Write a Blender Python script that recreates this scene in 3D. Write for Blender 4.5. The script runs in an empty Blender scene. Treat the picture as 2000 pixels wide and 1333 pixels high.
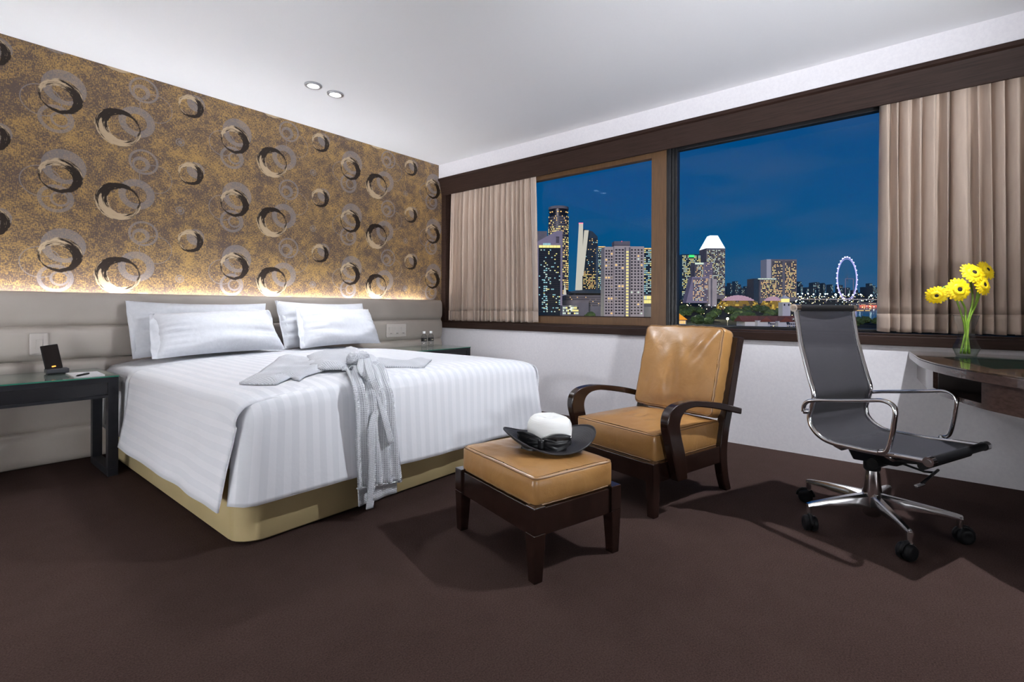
import bpy, bmesh, math, random
from mathutils import Vector, Matrix, noise
from mathutils.geometry import delaunay_2d_cdt
random.seed(7)
S = bpy.context.scene
COL = S.collection
PI = math.pi
# ------------------------------------------------------------------ camera
FPX, CX, CY = 972.0, 1000.0, 603.4          # focal length, vanishing row of the photograph (2000 x 1333)
YAW, ROLL = math.radians(50.6), math.radians(0.24)
CAM = Vector((0, 0, 1.0))
FW = Vector((math.sin(YAW), math.cos(YAW), 0)); RT = Vector((math.cos(YAW), -math.sin(YAW), 0)); UP = Vector((0, 0, 1))
cam = bpy.data.cameras.new('camera'); camo = bpy.data.objects.new('camera', cam); COL.objects.link(camo)
cam.sensor_width = 36; cam.lens = 36 * FPX / 2000; cam.clip_start = 0.05; cam.clip_end = 20000
cam.shift_y = (CY - 666.5) / 2000
camo.matrix_world = Matrix.Translation(CAM) @ Matrix((RT, UP, -FW)).transposed().to_4x4() @ Matrix.Rotation(ROLL, 4, 'Z')
S.camera = camo
# ------------------------------------------------------------------ view + world
S.view_settings.view_transform = 'Standard'; S.view_settings.look = 'None'
S.view_settings.gamma = 1.0; S.view_settings.use_curve_mapping = False
S.view_settings.exposure = 0.0
W = bpy.data.worlds.new('dusk_sky'); S.world = W; W.use_nodes = True
wt = W.node_tree; wt.nodes.clear()
def wn(t, **k):
    n = wt.nodes.new(t)
    for a, b in k.items(): setattr(n, a, b)
    return n
tc = wn('ShaderNodeTexCoord'); sx = wn('ShaderNodeSeparateXYZ'); wt.links.new(tc.outputs['Generated'], sx.inputs[0])
rp = wn('ShaderNodeValToRGB'); wt.links.new(sx.outputs['Z'], rp.inputs['Fac'])
rp.color_ramp.elements[0].position = 0.0; rp.color_ramp.elements[0].color = (0.008, 0.100, 0.225, 1)
rp.color_ramp.elements[1].position = 0.40; rp.color_ramp.elements[1].color = (0.000, 0.062, 0.225, 1)
e = rp.color_ramp.elements.new(0.12); e.color = (0.001, 0.084, 0.238, 1)
mp = wn('ShaderNodeMapping'); mp.inputs['Scale'].default_value = (2.2, 2.2, 9.0); mp.inputs['Location'].default_value = (0.35, 0.1, 0.2)
nz = wn('ShaderNodeTexNoise'); nz.inputs['Scale'].default_value = 1.3; nz.inputs['Detail'].default_value = 3
wt.links.new(tc.outputs['Generated'], mp.inputs[0]); wt.links.new(mp.outputs[0], nz.inputs['Vector'])
cr = wn('ShaderNodeValToRGB'); cr.color_ramp.elements[0].position = 0.50; cr.color_ramp.elements[1].position = 0.80
cr.color_ramp.elements[1].color = (0.5, 0.5, 0.5, 1); cr.color_ramp.elements[0].color = (0, 0, 0, 1)
wt.links.new(nz.outputs['Fac'], cr.inputs['Fac'])
mx = wn('ShaderNodeMixRGB'); mx.inputs[2].default_value = (0.07, 0.11, 0.22, 1)
wt.links.new(cr.outputs[0], mx.inputs[0]); wt.links.new(rp.outputs[0], mx.inputs[1])
bg = wn('ShaderNodeBackground'); bg.inputs['Strength'].default_value = 1.0
wo = wn('ShaderNodeOutputWorld'); wt.links.new(mx.outputs[0], bg.inputs[0]); wt.links.new(bg.outputs[0], wo.inputs[0])
# ------------------------------------------------------------------ lights
def lamp(name, kind, loc, energy, col=(1, 1, 1), **k):
    l = bpy.data.lights.new(name, kind); l.energy = energy; l.color = col
    for a, b in k.items(): setattr(l, a, b)
    o = bpy.data.objects.new(name, l); COL.objects.link(o); o.location = loc
    return o
# added sun lamp that lights the city fronts, standing for dusk afterglow
sun = lamp('city_fill_sun', 'SUN', (0, 0, 60), 1.9, (1.0, 0.88, 0.92), angle=0.3)
sun.rotation_euler = (Vector((FW.x + 0.35 * RT.x, FW.y + 0.35 * RT.y, -0.35))).to_track_quat('-Z', 'Y').to_euler()
COOL = (0.91, 0.945, 1.0)
H, XW, YB = 2.672, 3.943, 4.354
XL, YF = -1.6, -2.2
# the room's ceiling downlights (x, y, watt, source radius): the pair over the bed, one over the desk chair, and those behind the camera
DOWNLIGHTS = [(1.932, 3.523, 68, .03), (2.119, 3.532, 68, .03), (3.02, -0.32, 300, .022)]
SOFT = []
FILL_DRUMS = [(-1.15, 2.3, 38), (1.9, -1.7, 9)]   # added unseen fill lights with glowing drum shades left and right of the camera: x, y, radiance
# added unseen fill spotlights behind the camera, turned up to wash the ceiling and upper walls: x, y, watt, aim
FILL_SPOTS = [(-1.25, -1.75, 620, (3.2, 2.4, 2.60)), (0.9, -1.9, 560, (3.4, 0.9, 2.40)), (-1.3, .4, 210, (2.4, 4.2, 2.62))]
# ------------------------------------------------------------------ pixel helpers
def ray(px, py):
    dx, dy = px - CX, py - CY; c, s = math.cos(ROLL), math.sin(ROLL)
    return FW + RT * ((c * dx + s * dy) / FPX) + UP * (-(-s * dx + c * dy) / FPX)
def onz(px, py, z): d = ray(px, py); return CAM + d * ((z - CAM.z) / d.z)
def ony(px, py, y): d = ray(px, py); return CAM + d * (y / d.y)
def at(px, py, w): return CAM + ray(px, py) * w          # w = depth along the view axis
# ------------------------------------------------------------------ materials
MATS = {}
def mat(name, col=(.8, .8, .8), rough=.5, metal=0, spec=.5, **k):
    m = bpy.data.materials.new(name); m.use_nodes = True
    b = m.node_tree.nodes['Principled BSDF']
    b.inputs['Base Color'].default_value = (*col, 1); b.inputs['Roughness'].default_value = rough
    b.inputs['Metallic'].default_value = metal; b.inputs['Specular IOR Level'].default_value = spec
    for a, v in k.items():
        b.inputs[a.replace('_', ' ')].default_value = v
    MATS[name] = m
    return m
class X:
    """node maths by operators"""
    def __init__(s, t, sock): s.t = t; s.s = sock
    def _m(s, op, *a, clamp=False):
        n = s.t.nodes.new('ShaderNodeMath'); n.operation = op; n.use_clamp = clamp
        for i, v in enumerate((s,) + a):
            if isinstance(v, X): s.t.links.new(v.s, n.inputs[i])
            else: n.inputs[i].default_value = v
        return X(s.t, n.outputs[0])
    def __add__(s, o): return s._m('ADD', o)
    __radd__ = __add__
    def __sub__(s, o): return s._m('SUBTRACT', o)
    def __rsub__(s, o): return (s * -1) + o
    def __mul__(s, o): return s._m('MULTIPLY', o)
    __rmul__ = __mul__
    def __truediv__(s, o): return s._m('DIVIDE', o)
    def clamp(s): return s._m('ADD', 0.0, clamp=True)
    def abs(s): return s._m('ABSOLUTE')
    def max(s, o): return s._m('MAXIMUM', o)
    def min(s, o): return s._m('MINIMUM', o)
    def wrap(s, p): return s._m('WRAP', p / 2, -p / 2)
def nt(m): return m.node_tree
def bsdf(m): return m.node_tree.nodes['Principled BSDF']
def comb(t, x, y, z):
    n = t.nodes.new('ShaderNodeCombineXYZ')
    for i, v in enumerate((x, y, z)):
        if isinstance(v, X): t.links.new(v.s, n.inputs[i])
        else: n.inputs[i].default_value = v
    return n.outputs[0]
def tnoise(t, vec, scale=5, detail=2, rough=.5, dist=0):
    n = t.nodes.new('ShaderNodeTexNoise'); n.inputs['Scale'].default_value = scale; n.inputs['Detail'].default_value = detail
    n.inputs['Roughness'].default_value = rough; n.inputs['Distortion'].default_value = dist
    if vec is not None: t.links.new(vec, n.inputs['Vector'])
    return X(t, n.outputs['Fac'])
def mixc(t, f, a, b):
    n = t.nodes.new('ShaderNodeMix'); n.data_type = 'RGBA'
    if isinstance(f, X): t.links.new(f.s, n.inputs[0])
    else: n.inputs[0].default_value = f
    for i, v in ((6, a), (7, b)):
        if isinstance(v, tuple): n.inputs[i].default_value = (*v, 1)
        else: t.links.new(v, n.inputs[i])
    return n.outputs[2]
def geo(t):
    g = t.nodes.new('ShaderNodeNewGeometry'); s = t.nodes.new('ShaderNodeSeparateXYZ'); t.links.new(g.outputs['Position'], s.inputs[0])
    return g.outputs['Position'], X(t, s.outputs[0]), X(t, s.outputs[1]), X(t, s.outputs[2])
def objc(t):
    return t.nodes.new('ShaderNodeTexCoord').outputs['Object']
def bump(m, h, strength=.3, dist=.002):
    t = nt(m); n = t.nodes.new('ShaderNodeBump'); n.inputs['Strength'].default_value = strength; n.inputs['Distance'].default_value = dist
    t.links.new(h.s, n.inputs['Height']); t.links.new(n.outputs[0], bsdf(m).inputs['Normal'])
def setc(m, sock, inp='Base Color'): nt(m).links.new(sock.s if isinstance(sock, X) else sock, bsdf(m).inputs[inp])
def noisy(m, a, b, scale, detail=3, lo=.35, hi=.65, bstr=0, stretch=None):
    t = nt(m); v = objc(t)
    if stretch:
        mpn = t.nodes.new('ShaderNodeMapping'); mpn.inputs['Scale'].default_value = stretch; t.links.new(v, mpn.inputs[0]); v = mpn.outputs[0]
    n = tnoise(t, v, scale, detail, .6); f = ((n - lo) * (1 / (hi - lo))).clamp()
    setc(m, mixc(t, f, a, b))
    if bstr: bump(m, n, bstr, .002)
    return m
# carpet
M_carpet = mat('carpet', rough=1.0, spec=.03)
t = nt(M_carpet); pos, gx, gy, gz = geo(t)
n1 = tnoise(t, pos, 190, 3, .8); n2 = tnoise(t, pos, 9, 3, .6); n3 = tnoise(t, pos, 1.3, 2)
f = (n1 * 1.5 + n2 * .22 + n3 * .2 - .52).clamp()
setc(M_carpet, mixc(t, f, (.018, .0100, .0086), (.088, .0560, .0490))); bump(M_carpet, n1, .5, .004)
# paint
M_white = noisy(mat('white_wall_paint', rough=.85, spec=.2), (.70, .68, .71), (.74, .72, .745), 60, 2)
M_ceil = mat('ceiling_paint', (.74, .735, .755), .9, spec=.15)
M_plain = mat('grey_beige_wall_paint', (.62, .60, .60), .9, spec=.15)
# wood
def wood(name, a, b, rough, scale=14, stretch=(1, 1, 1), **k):
    m = mat(name, rough=rough, **k); noisy(m, a, b, scale, 5, .3, .7, .06, stretch); return m
M_valance = wood('window_wood', (.018, .0085, .006), (.036, .019, .014), .5, 10, (6, .5, 12), spec=.2)
M_sash = wood('bronze_window_frame', (.095, .050, .024), (.140, .076, .036), .45, 10, (6, 6, .5))
M_black = mat('black_frame', (.012, .012, .013), .35)
M_darkwood = wood('dark_stained_wood', (.009, .004, .003), (.022, .009, .006), .22, 9, (4, 4, 1.2), Coat_Weight=.35, Coat_Roughness=.12)
M_desk = wood('desk_walnut', (.060, .034, .027), (.105, .062, .050), .25, 9, (.8, 6, 9), Coat_Weight=.4, Coat_Roughness=.1)
M_desktop = wood('desk_top_walnut', (.045, .026, .015), (.085, .050, .028), .12, 9, (.8, 6, 9), Coat_Weight=.6, Coat_Roughness=.05)
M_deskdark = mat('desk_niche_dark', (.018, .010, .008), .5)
M_mat = mat('dark_green_glass', (.008, .016, .012), .05, spec=.6)
# leather
M_leather = mat('tan_leather', rough=.36, spec=.5, Coat_Weight=.25, Coat_Roughness=.22)
noisy(M_leather, (.285, .140, .042), (.380, .198, .065), 5, 4, .3, .7)
t = nt(M_leather); bn = tnoise(t, objc(t), 230, 3, .6); bn2 = tnoise(t, objc(t), 9, 3, .6, .6); bump(M_leather, bn * .12 + bn2, .35, .012)
M_seam = mat('leather_piping', (.20, .105, .042), .4)
M_upholstery = noisy(mat('beige_vinyl', rough=.48, spec=.35), (.400, .355, .315), (.445, .400, .355), 3, 2)
M_bedbase = noisy(mat('olive_vinyl', rough=.5, spec=.3), (.430, .340, .175), (.480, .385, .205), 3, 2)
# linen
M_linen = noisy(mat('white_cotton', rough=.75, spec=.25, Sheen_Weight=.2), (.68, .695, .74), (.72, .735, .78), 40, 2)
t = nt(M_linen); bump(M_linen, tnoise(t, objc(t), 7, 4, .55, .4), .25, .02)
M_stripe = mat('satin_stripe_cotton', rough=.6, spec=.3, Sheen_Weight=.15)
t = nt(M_stripe); uv = t.nodes.new('ShaderNodeUVMap'); uv.uv_map = 'UVMap'; su = t.nodes.new('ShaderNodeSeparateXYZ'); t.links.new(uv.outputs[0], su.inputs[0])
ss = X(t, su.outputs[0]).wrap(.060).abs(); f = ((ss - .0145) * 500).clamp()
setc(M_stripe, mixc(t, f, (.735, .75, .795), (.80, .81, .855))); setc(M_stripe, f * -.28 + .72, 'Roughness')
bump(M_stripe, tnoise(t, objc(t), 5, 4, .55, .3), .25, .02)
M_robe = mat('waffle_cotton', rough=.9, spec=.15, Sheen_Weight=.2)
t = nt(M_robe); uv = t.nodes.new('ShaderNodeUVMap'); uv.uv_map = 'UVMap'; su = t.nodes.new('ShaderNodeSeparateXYZ'); t.links.new(uv.outputs[0], su.inputs[0])
g = (X(t, su.outputs[0]).wrap(.0085).abs()).max(X(t, su.outputs[1]).wrap(.0085).abs()); g = ((g - .0022) * 700).clamp()
setc(M_robe, mixc(t, g, (.54, .555, .60), (.76, .775, .82))); bump(M_robe, g, .8, .003)
M_piping = mat('duvet_hem', (.70, .71, .75), .7)
M_curtain = mat('taupe_satin_curtain', rough=.55, spec=.35, Sheen_Weight=.3)
noisy(M_curtain, (.47, .365, .295), (.54, .425, .345), 30, 3, .3, .7, 0, (1, 1, .15))
t = nt(M_curtain); bump(M_curtain, tnoise(t, objc(t), 400, 2), .15, .001)
# metals, plastics, glass
M_chrome = mat('chrome', (.78, .78, .80), .08, 1)
M_alu = mat('polished_aluminium', (.60, .60, .61), .16, 1)
M_blackplastic = mat('black_plastic', (.008, .008, .009), .45, spec=.15)
M_greyplastic = mat('dark_grey_plastic', (.045, .047, .055), .4)
M_charcoal = noisy(mat('charcoal_lacquer', rough=.4, spec=.25), (.010, .010, .013), (.014, .014, .017), 20)
M_drawer = mat('black_drawer_front', (.006, .006, .008), .25)
M_switch = mat('beige_switch_plastic', (.50, .455, .42), .4)
M_paper = mat('paper', (.78, .78, .80), .8)
M_mark = mat('grey_marker', (.15, .14, .13), .5)
def glassy(name, tint=(1, 1, 1), f0=.04, rough=0.0, grz=.6, edge=None):
    """thin clear sheet: transparency plus a Fresnel mirror"""
    m = bpy.data.materials.new(name); m.use_nodes = True; t = m.node_tree; t.nodes.clear()
    tr = t.nodes.new('ShaderNodeBsdfTransparent'); tr.inputs[0].default_value = (*tint, 1)
    gl = t.nodes.new('ShaderNodeBsdfGlossy'); gl.inputs['Roughness'].default_value = rough
    lw = t.nodes.new('ShaderNodeLayerWeight'); lw.inputs['Blend'].default_value = .5; fac = X(t, lw.outputs['Facing'])
    fr = (fac._m('POWER', 5.0) * (1 - f0) * grz + f0)
    if edge: t.links.new(mixc(t, fac._m('POWER', 3.0), tint, edge), tr.inputs[0])
    mi = t.nodes.new('ShaderNodeMixShader'); o = t.nodes.new('ShaderNodeOutputMaterial')
    t.links.new(fr.s, mi.inputs[0]); t.links.new(tr.outputs[0], mi.inputs[1]); t.links.new(gl.outputs[0], mi.inputs[2])
    t.links.new(mi.outputs[0], o.inputs[0]); return m
M_pane = glassy('window_glass', (.97, .98, .98), .010, grz=.5)
M_glass = glassy('clear_glass', (.95, .965, .955), .06, grz=.8, edge=(.45, .50, .46))
M_water = glassy('water', (.92, .96, .93), .02, edge=(.6, .68, .6))
M_tabletop = mat('green_glass_top', (.16, .21, .18), .06, spec=.7)
M_glassedge = mat('green_glass_edge', (.02, .14, .09), .2)
M_screen = mat('black_screen', (.010, .006, .005), .35, spec=.15)
M_amber = mat('amber_indicator', (.9, .35, .05), .4, Emission_Color=(1, .35, .05, 1), Emission_Strength=2.0)
# chair mesh, partly see-through
M_mesh = mat('charcoal_mesh_fabric', (.040, .039, .044), .7, spec=.12)
t = nt(M_mesh); tr = t.nodes.new('ShaderNodeBsdfTransparent'); ms = t.nodes.new('ShaderNodeMixShader'); ms.inputs[0].default_value = .18
o = t.nodes['Material Output']; t.links.new(bsdf(M_mesh).outputs[0], ms.inputs[1]); t.links.new(tr.outputs[0], ms.inputs[2]); t.links.new(ms.outputs[0], o.inputs[0])
setc(M_mesh, mixc(t, tnoise(t, objc(t), 300, 2), (.026, .025, .029), (.054, .052, .060)))
M_hatblack = mat('black_straw', rough=.55, spec=.4)
t = nt(M_hatblack); oc = objc(t); sp = t.nodes.new('ShaderNodeSeparateXYZ'); t.links.new(oc, sp.inputs[0])
rr = (X(t, sp.outputs[0]) * X(t, sp.outputs[0]) + X(t, sp.outputs[1]) * X(t, sp.outputs[1]))._m('SQRT'); rg = rr.wrap(.0075).abs()
setc(M_hatblack, mixc(t, (rg * 270).clamp(), (.030, .028, .034), (.008, .007, .008))); bump(M_hatblack, rg * 200, .5, .002)
M_hatwhite = mat('white_straw', (.80, .80, .78), .7)
t = nt(M_hatwhite); oc = objc(t); sp = t.nodes.new('ShaderNodeSeparateXYZ'); t.links.new(oc, sp.inputs[0]); bump(M_hatwhite, X(t, sp.outputs[2]).wrap(.006).abs() * 200, .35, .002)
M_ribbon = mat('black_satin_ribbon', (.006, .006, .007), .4)
M_petal = noisy(mat('yellow_petal', rough=.5, spec=.3, Subsurface_Weight=.0), (.86, .56, .0), (.92, .70, .02), 60)
M_petalback = mat('flower_eye', (.012, .006, .005), .7)
M_ring = mat('flower_inner_ring', (.80, .55, .02), .6)
M_stem = noisy(mat('green_stem', rough=.45), (.14, .27, .02), (.24, .38, .035), 20)
M_downring = mat('downlight_ring', (.42, .42, .44), .3, .6)
def emit(name, col, s):
    m = mat(name, (0, 0, 0), .6, Emission_Color=(*col, 1), Emission_Strength=s); return m
M_lens = emit('downlight_lens', (.95, .97, 1), 20)
M_led = emit('led_strip_light', (.93, .96, 1), 42)
# ------------------------------------------------------------------ wallpaper (printed pattern)
M_wallp = mat('bronze_ring_wallpaper', rough=.5, spec=.4)
t = nt(M_wallp); pos, gx, gy, gz = geo(t)
PX, PZ = 1.0712, .519
weave = tnoise(t, comb(t, gx * 190, 0.0, gz * 60), 1, 3, .6) * .5 + tnoise(t, comb(t, gx * 60, 0.0, gz * 190), 1, 3, .6) * .5
blot = tnoise(t, comb(t, gx, 0.0, gz), 15, 4, .6); big = tnoise(t, comb(t, gx, 0.0, gz), 4, 2, .5)
f = ((weave * 1.25 + blot * .42 + big * .30 - .93) * 6.0).clamp()
col = mixc(t, f, (.115, .080, .066), (.430, .262, .090))
fine = tnoise(t, comb(t, gx, 0.0, gz), 260, 2, .7); col = mixc(t, ((fine - .56) * 6).clamp() * .75, col, (.045, .028, .020))
metal = f * .25
def dist(cx, cz):
    dx, dz = (gx - cx).wrap(PX), (gz - cz).wrap(PZ); return dx, dz, (dx * dx + dz * dz)._m('SQRT')
def disc(c, r, soft=.0035): return ((r - dist(*c)[2]) * (1 / soft) + .5).clamp()
def ringm(c, r, w): return ((w / 2 - (dist(*c)[2] - r).abs()) * (1 / .0025) + .5).clamp()
ghost = None
def addg(m):
    global ghost
    ghost = m if ghost is None else ghost.max(m)
addg(disc((.657, 1.403), .113) * (1 - disc((.661, 1.385), .066)))
addg(ringm((.545, 1.287), .098, .006))
addg(ringm((.617, 1.187), .080, .021)); addg(ringm((.637, 1.187), .043, .014))
addg(disc((1.05, 1.292), .108) * (1 - disc((1.046, 1.287), .062)))
addg(ringm((1.09, 1.533), .083, .015)); addg(disc((1.075, 1.516), .053) * (1 - disc((1.068, 1.508), .034)))
addg(ringm((1.165, 1.422), .100, .005))
addg(ringm((1.319, 1.217), .026, .007)); addg(disc((1.319, 1.217), .015))
addg(disc((1.425, 1.545), .062))
gw = tnoise(t, comb(t, gx * 240, 0.0, gz * 240), 1, 2, .6)
col = mixc(t, ghost * (gw * .6 + .45).clamp() * .8, col, (.245, .225, .235))
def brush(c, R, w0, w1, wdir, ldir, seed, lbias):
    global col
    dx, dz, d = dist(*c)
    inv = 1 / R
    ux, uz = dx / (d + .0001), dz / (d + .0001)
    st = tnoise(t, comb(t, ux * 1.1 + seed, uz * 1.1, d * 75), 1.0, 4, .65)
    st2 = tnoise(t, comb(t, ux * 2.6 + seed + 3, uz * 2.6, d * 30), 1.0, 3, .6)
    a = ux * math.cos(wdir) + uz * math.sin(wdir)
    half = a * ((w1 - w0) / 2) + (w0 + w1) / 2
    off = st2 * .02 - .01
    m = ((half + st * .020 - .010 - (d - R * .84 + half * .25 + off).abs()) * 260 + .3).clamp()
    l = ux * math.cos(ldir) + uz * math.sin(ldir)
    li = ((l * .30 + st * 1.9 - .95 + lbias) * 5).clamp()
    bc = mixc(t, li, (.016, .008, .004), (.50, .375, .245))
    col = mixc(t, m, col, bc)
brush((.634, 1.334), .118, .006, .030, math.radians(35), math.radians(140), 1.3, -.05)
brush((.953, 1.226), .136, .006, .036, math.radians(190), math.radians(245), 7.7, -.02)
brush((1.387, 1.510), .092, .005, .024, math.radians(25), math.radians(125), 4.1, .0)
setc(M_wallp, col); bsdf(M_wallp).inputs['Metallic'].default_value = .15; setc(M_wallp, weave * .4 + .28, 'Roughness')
# ------------------------------------------------------------------ mesh helpers
WM = {}                                       # world matrix of every object made so far
class MB:
    def __init__(s): s.v = []; s.f = []; s.mi = []; s.uv = None
    def add(s, vs, fs, mi=0):
        o = len(s.v); s.v += [Vector(p) for p in vs]; s.f += [tuple(i + o for i in f) for f in fs]; s.mi += [mi] * len(fs); return s
    def box(s, a, b, mi=0, M=None):
        x0, y0, z0 = a; x1, y1, z1 = b
        vs = [Vector(p) for p in ((x0, y0, z0), (x1, y0, z0), (x1, y1, z0), (x0, y1, z0), (x0, y0, z1), (x1, y0, z1), (x1, y1, z1), (x0, y1, z1))]
        if M: vs = [M @ p for p in vs]
        return s.add(vs, [(0, 3, 2, 1), (4, 5, 6, 7), (0, 1, 5, 4), (1, 2, 6, 5), (2, 3, 7, 6), (3, 0, 4, 7)], mi)
    def hexa(s, bot, top, mi=0):
        """frustum between two quads given in the same order"""
        return s.add(list(bot) + list(top), [(0, 3, 2, 1), (4, 5, 6, 7), (0, 1, 5, 4), (1, 2, 6, 5), (2, 3, 7, 6), (3, 0, 4, 7)], mi)
    def prism(s, poly, d, mi=0):
        n = len(poly); d = Vector(d); p = [Vector(q) for q in poly]
        return s.add(p + [q + d for q in p], [tuple(reversed(range(n))), tuple(range(n, 2 * n))] + [(i, (i + 1) % n, n + (i + 1) % n, n + i) for i in range(n)], mi)
    def loft(s, rings, closed=True, caps=True, mi=0):
        n = len(rings[0]); vs = [p for r in rings for p in r]; fs = []
        for i in range(len(rings) - 1):
            for j in range(n if closed else n - 1):
                k = (j + 1) % n; fs.append((i * n + j, i * n + k, (i + 1) * n + k, (i + 1) * n + j))
        if caps and closed:
            fs.append(tuple(reversed(range(n)))); fs.append(tuple(range((len(rings) - 1) * n, len(rings) * n)))
        return s.add(vs, fs, mi)
    def tube(s, path, r, seg=10, caps=True, mi=0, flat=None):
        path = [Vector(p) for p in path]; rings = []; up = None
        for i, p in enumerate(path):
            tg = (path[min(i + 1, len(path) - 1)] - path[max(i - 1, 0)]).normalized()
            if up is None: up = Vector((0, 0, 1)) if abs(tg.z) < .9 else Vector((1, 0, 0))
            sd = tg.cross(up).normalized(); up = sd.cross(tg).normalized()
            rr = r[i] if isinstance(r, (list, tuple)) else r
            rings.append([p + (sd * math.cos(a) + up * math.sin(a)) * rr for a in (2 * PI * k / seg for k in range(seg))])
        return s.loft(rings, True, caps, mi)
    def lathe(s, prof, c=(0, 0, 0), seg=24, caps=True, mi=0):
        c = Vector(c)
        return s.loft([[c + Vector((r * math.cos(2 * PI * k / seg), r * math.sin(2 * PI * k / seg), z)) for k in range(seg)] for r, z in prof], True, caps, mi)
    def cyl(s, a, b, r, seg=16, mi=0): return s.tube([a, b], r, seg, True, mi)
    def grid(s, P, mi=0):
        n = len(P[0]); vs = [p for r in P for p in r]
        return s.add(vs, [(i * n + j, i * n + j + 1, (i + 1) * n + j + 1, (i + 1) * n + j) for i in range(len(P) - 1) for j in range(n - 1)], mi)
    def build(s, name, mats, parent=None, smooth=False, bevel=0, seg=2, solid=0, sub=0, uv=None, off=0, angle=None):
        me = bpy.data.meshes.new(name)
        inv = WM.get(parent.name, Matrix()).inverted() if parent is not None else Matrix()
        me.from_pydata([inv @ p for p in s.v], [], s.f)
        if not isinstance(mats, (list, tuple)): mats = [mats]
        for m in mats: me.materials.append(m)
        if len(mats) > 1: me.polygons.foreach_set('material_index', s.mi)
        if uv is None and mats[0] is M_robe: uv = [(p.x + p.y, p.z) for p in s.v]
        if uv:
            ul = me.uv_layers.new(name='UVMap')
            for l in me.loops: ul.data[l.index].uv = uv[l.vertex_index]
        bm = bmesh.new(); bm.from_mesh(me); bmesh.ops.recalc_face_normals(bm, faces=bm.faces); bm.to_mesh(me); bm.free()
        if smooth: me.polygons.foreach_set('use_smooth', [True] * len(me.polygons))
        o = bpy.data.objects.new(name, me); COL.objects.link(o)
        if parent is not None: o.parent = parent
        WM[o.name] = WM.get(parent.name, Matrix()) if parent is not None else Matrix()
        if smooth and angle: 
            me.set_sharp_from_angle(angle=math.radians(angle))
        if solid:
            md = o.modifiers.new('Solidify', 'SOLIDIFY'); md.thickness = solid; md.offset = off
        if bevel:
            md = o.modifiers.new('Bevel', 'BEVEL'); md.width = bevel; md.segments = seg; md.limit_method = 'ANGLE'; md.angle_limit = math.radians(40)
        if sub:
            md = o.modifiers.new('Subsurf', 'SUBSURF'); md.levels = sub; md.render_levels = sub
        return o
def tag(o, label=None, cat=None, group=None, kind=None):
    if label: o['label'] = label
    if cat: o['category'] = cat
    if group: o['group'] = group
    if kind: o['kind'] = kind
    return o
def thing(name, label, cat, loc=(0, 0, 0), rz=0, group=None):
    o = bpy.data.objects.new(name, None); COL.objects.link(o); o.empty_display_size = .1
    o.matrix_world = Matrix.Translation(Vector(loc)) @ Matrix.Rotation(rz, 4, 'Z')
    o.location = loc; o.rotation_euler = (0, 0, rz); WM[o.name] = Matrix.Translation(Vector(loc)) @ Matrix.Rotation(rz, 4, 'Z')
    return tag(o, label, cat, group)
def struct(o): o['kind'] = 'structure'; return o
def mesh_thing(mb, name, label, cat, mats, group=None, **k):
    """a thing that is one mesh, with its origin at its base"""
    n = len(mb.v); c = Vector((sum(p.x for p in mb.v) / n, sum(p.y for p in mb.v) / n, min(p.z for p in mb.v)))
    mb.v = [p - c for p in mb.v]; o = mb.build(name, mats, None, **k); o.location = c
    return tag(o, label, cat, group)
def crom(pts, n=8):
    """Catmull-Rom through points"""
    P = [Vector(p) for p in pts]; P = [2 * P[0] - P[1]] + P + [2 * P[-1] - P[-2]]; out = []
    for i in range(1, len(P) - 2):
        for k in range(n):
            u = k / n; a, b, c, d = P[i - 1:i + 3]
            out.append(.5 * ((2 * b) + (c - a) * u + (2 * a - 5 * b + 4 * c - d) * u * u + (3 * b - a - 3 * c + d) * u ** 3))
    out.append(P[-2]); return out
def sstep(a, b, x): u = min(1, max(0, (x - a) / (b - a))); return u * u * (3 - 2 * u)
def lerp(a, b, u): return a + (b - a) * u
# ================================================================== ROOM
struct(MB().box((XL - .15, YF - .15, -.12), (XW + .35, YB + .15, 0)).build('floor', M_carpet))
struct(MB().box((XL - .15, YF - .15, H), (XW + .35, YB + .15, H + .15)).build('ceiling', M_ceil))
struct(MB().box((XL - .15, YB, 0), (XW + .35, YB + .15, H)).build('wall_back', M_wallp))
struct(MB().box((XL - .15, YF, 0), (XL, YB, H)).build('wall_left', M_plain))
struct(MB().box((XL, YF - .15, 0), (XW + .35, YF, H)).build('wall_front', M_plain))
YE = -1.75                                    # far end of the window opening, out of view
wr = MB().box((XW, YF, 0), (XW + .30, YB, .778)).box((XW, YF, 2.507), (XW + .30, YB, H)).box((XW + .01, YF, .778), (XW + .30, YE, 2.507))
struct(wr.build('wall_right', M_white))
# valance: capped, sloping wooden fascia above the window, with a soffit board
va = MB()
prof = [(XW - .014, 2.512), (XW - .014, 2.488), (XW + .004, 2.478), (XW + .008, 2.466), (XW + .044, 2.335), (XW + .046, 2.325), (XW + .062, 2.325), (XW + .062, 2.512)]
va.prism([(x, YB - .001, z) for x, z in prof], (0, YF - YB + .002, 0)); struct(va.build('trim_1', M_valance, bevel=.002))
sf = MB().box((XW + .062, YF, 2.40), (XW + .30, YB - .001, 2.506)); struct(sf.build('trim_2', M_valance))
# sill board with nosing
sl = MB().box((XW - .018, YF, .778), (XW + .055, YB - .001, .838)).box((XW + .055, YF, .778), (XW + .28, YB - .001, .852))
struct(sl.build('trim_3', M_valance, bevel=.004))
struct(MB().box((XW + .045, 4.285, .852), (XW + .27, YB - .001, 2.40)).build('trim_4', M_valance, bevel=.003))
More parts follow.
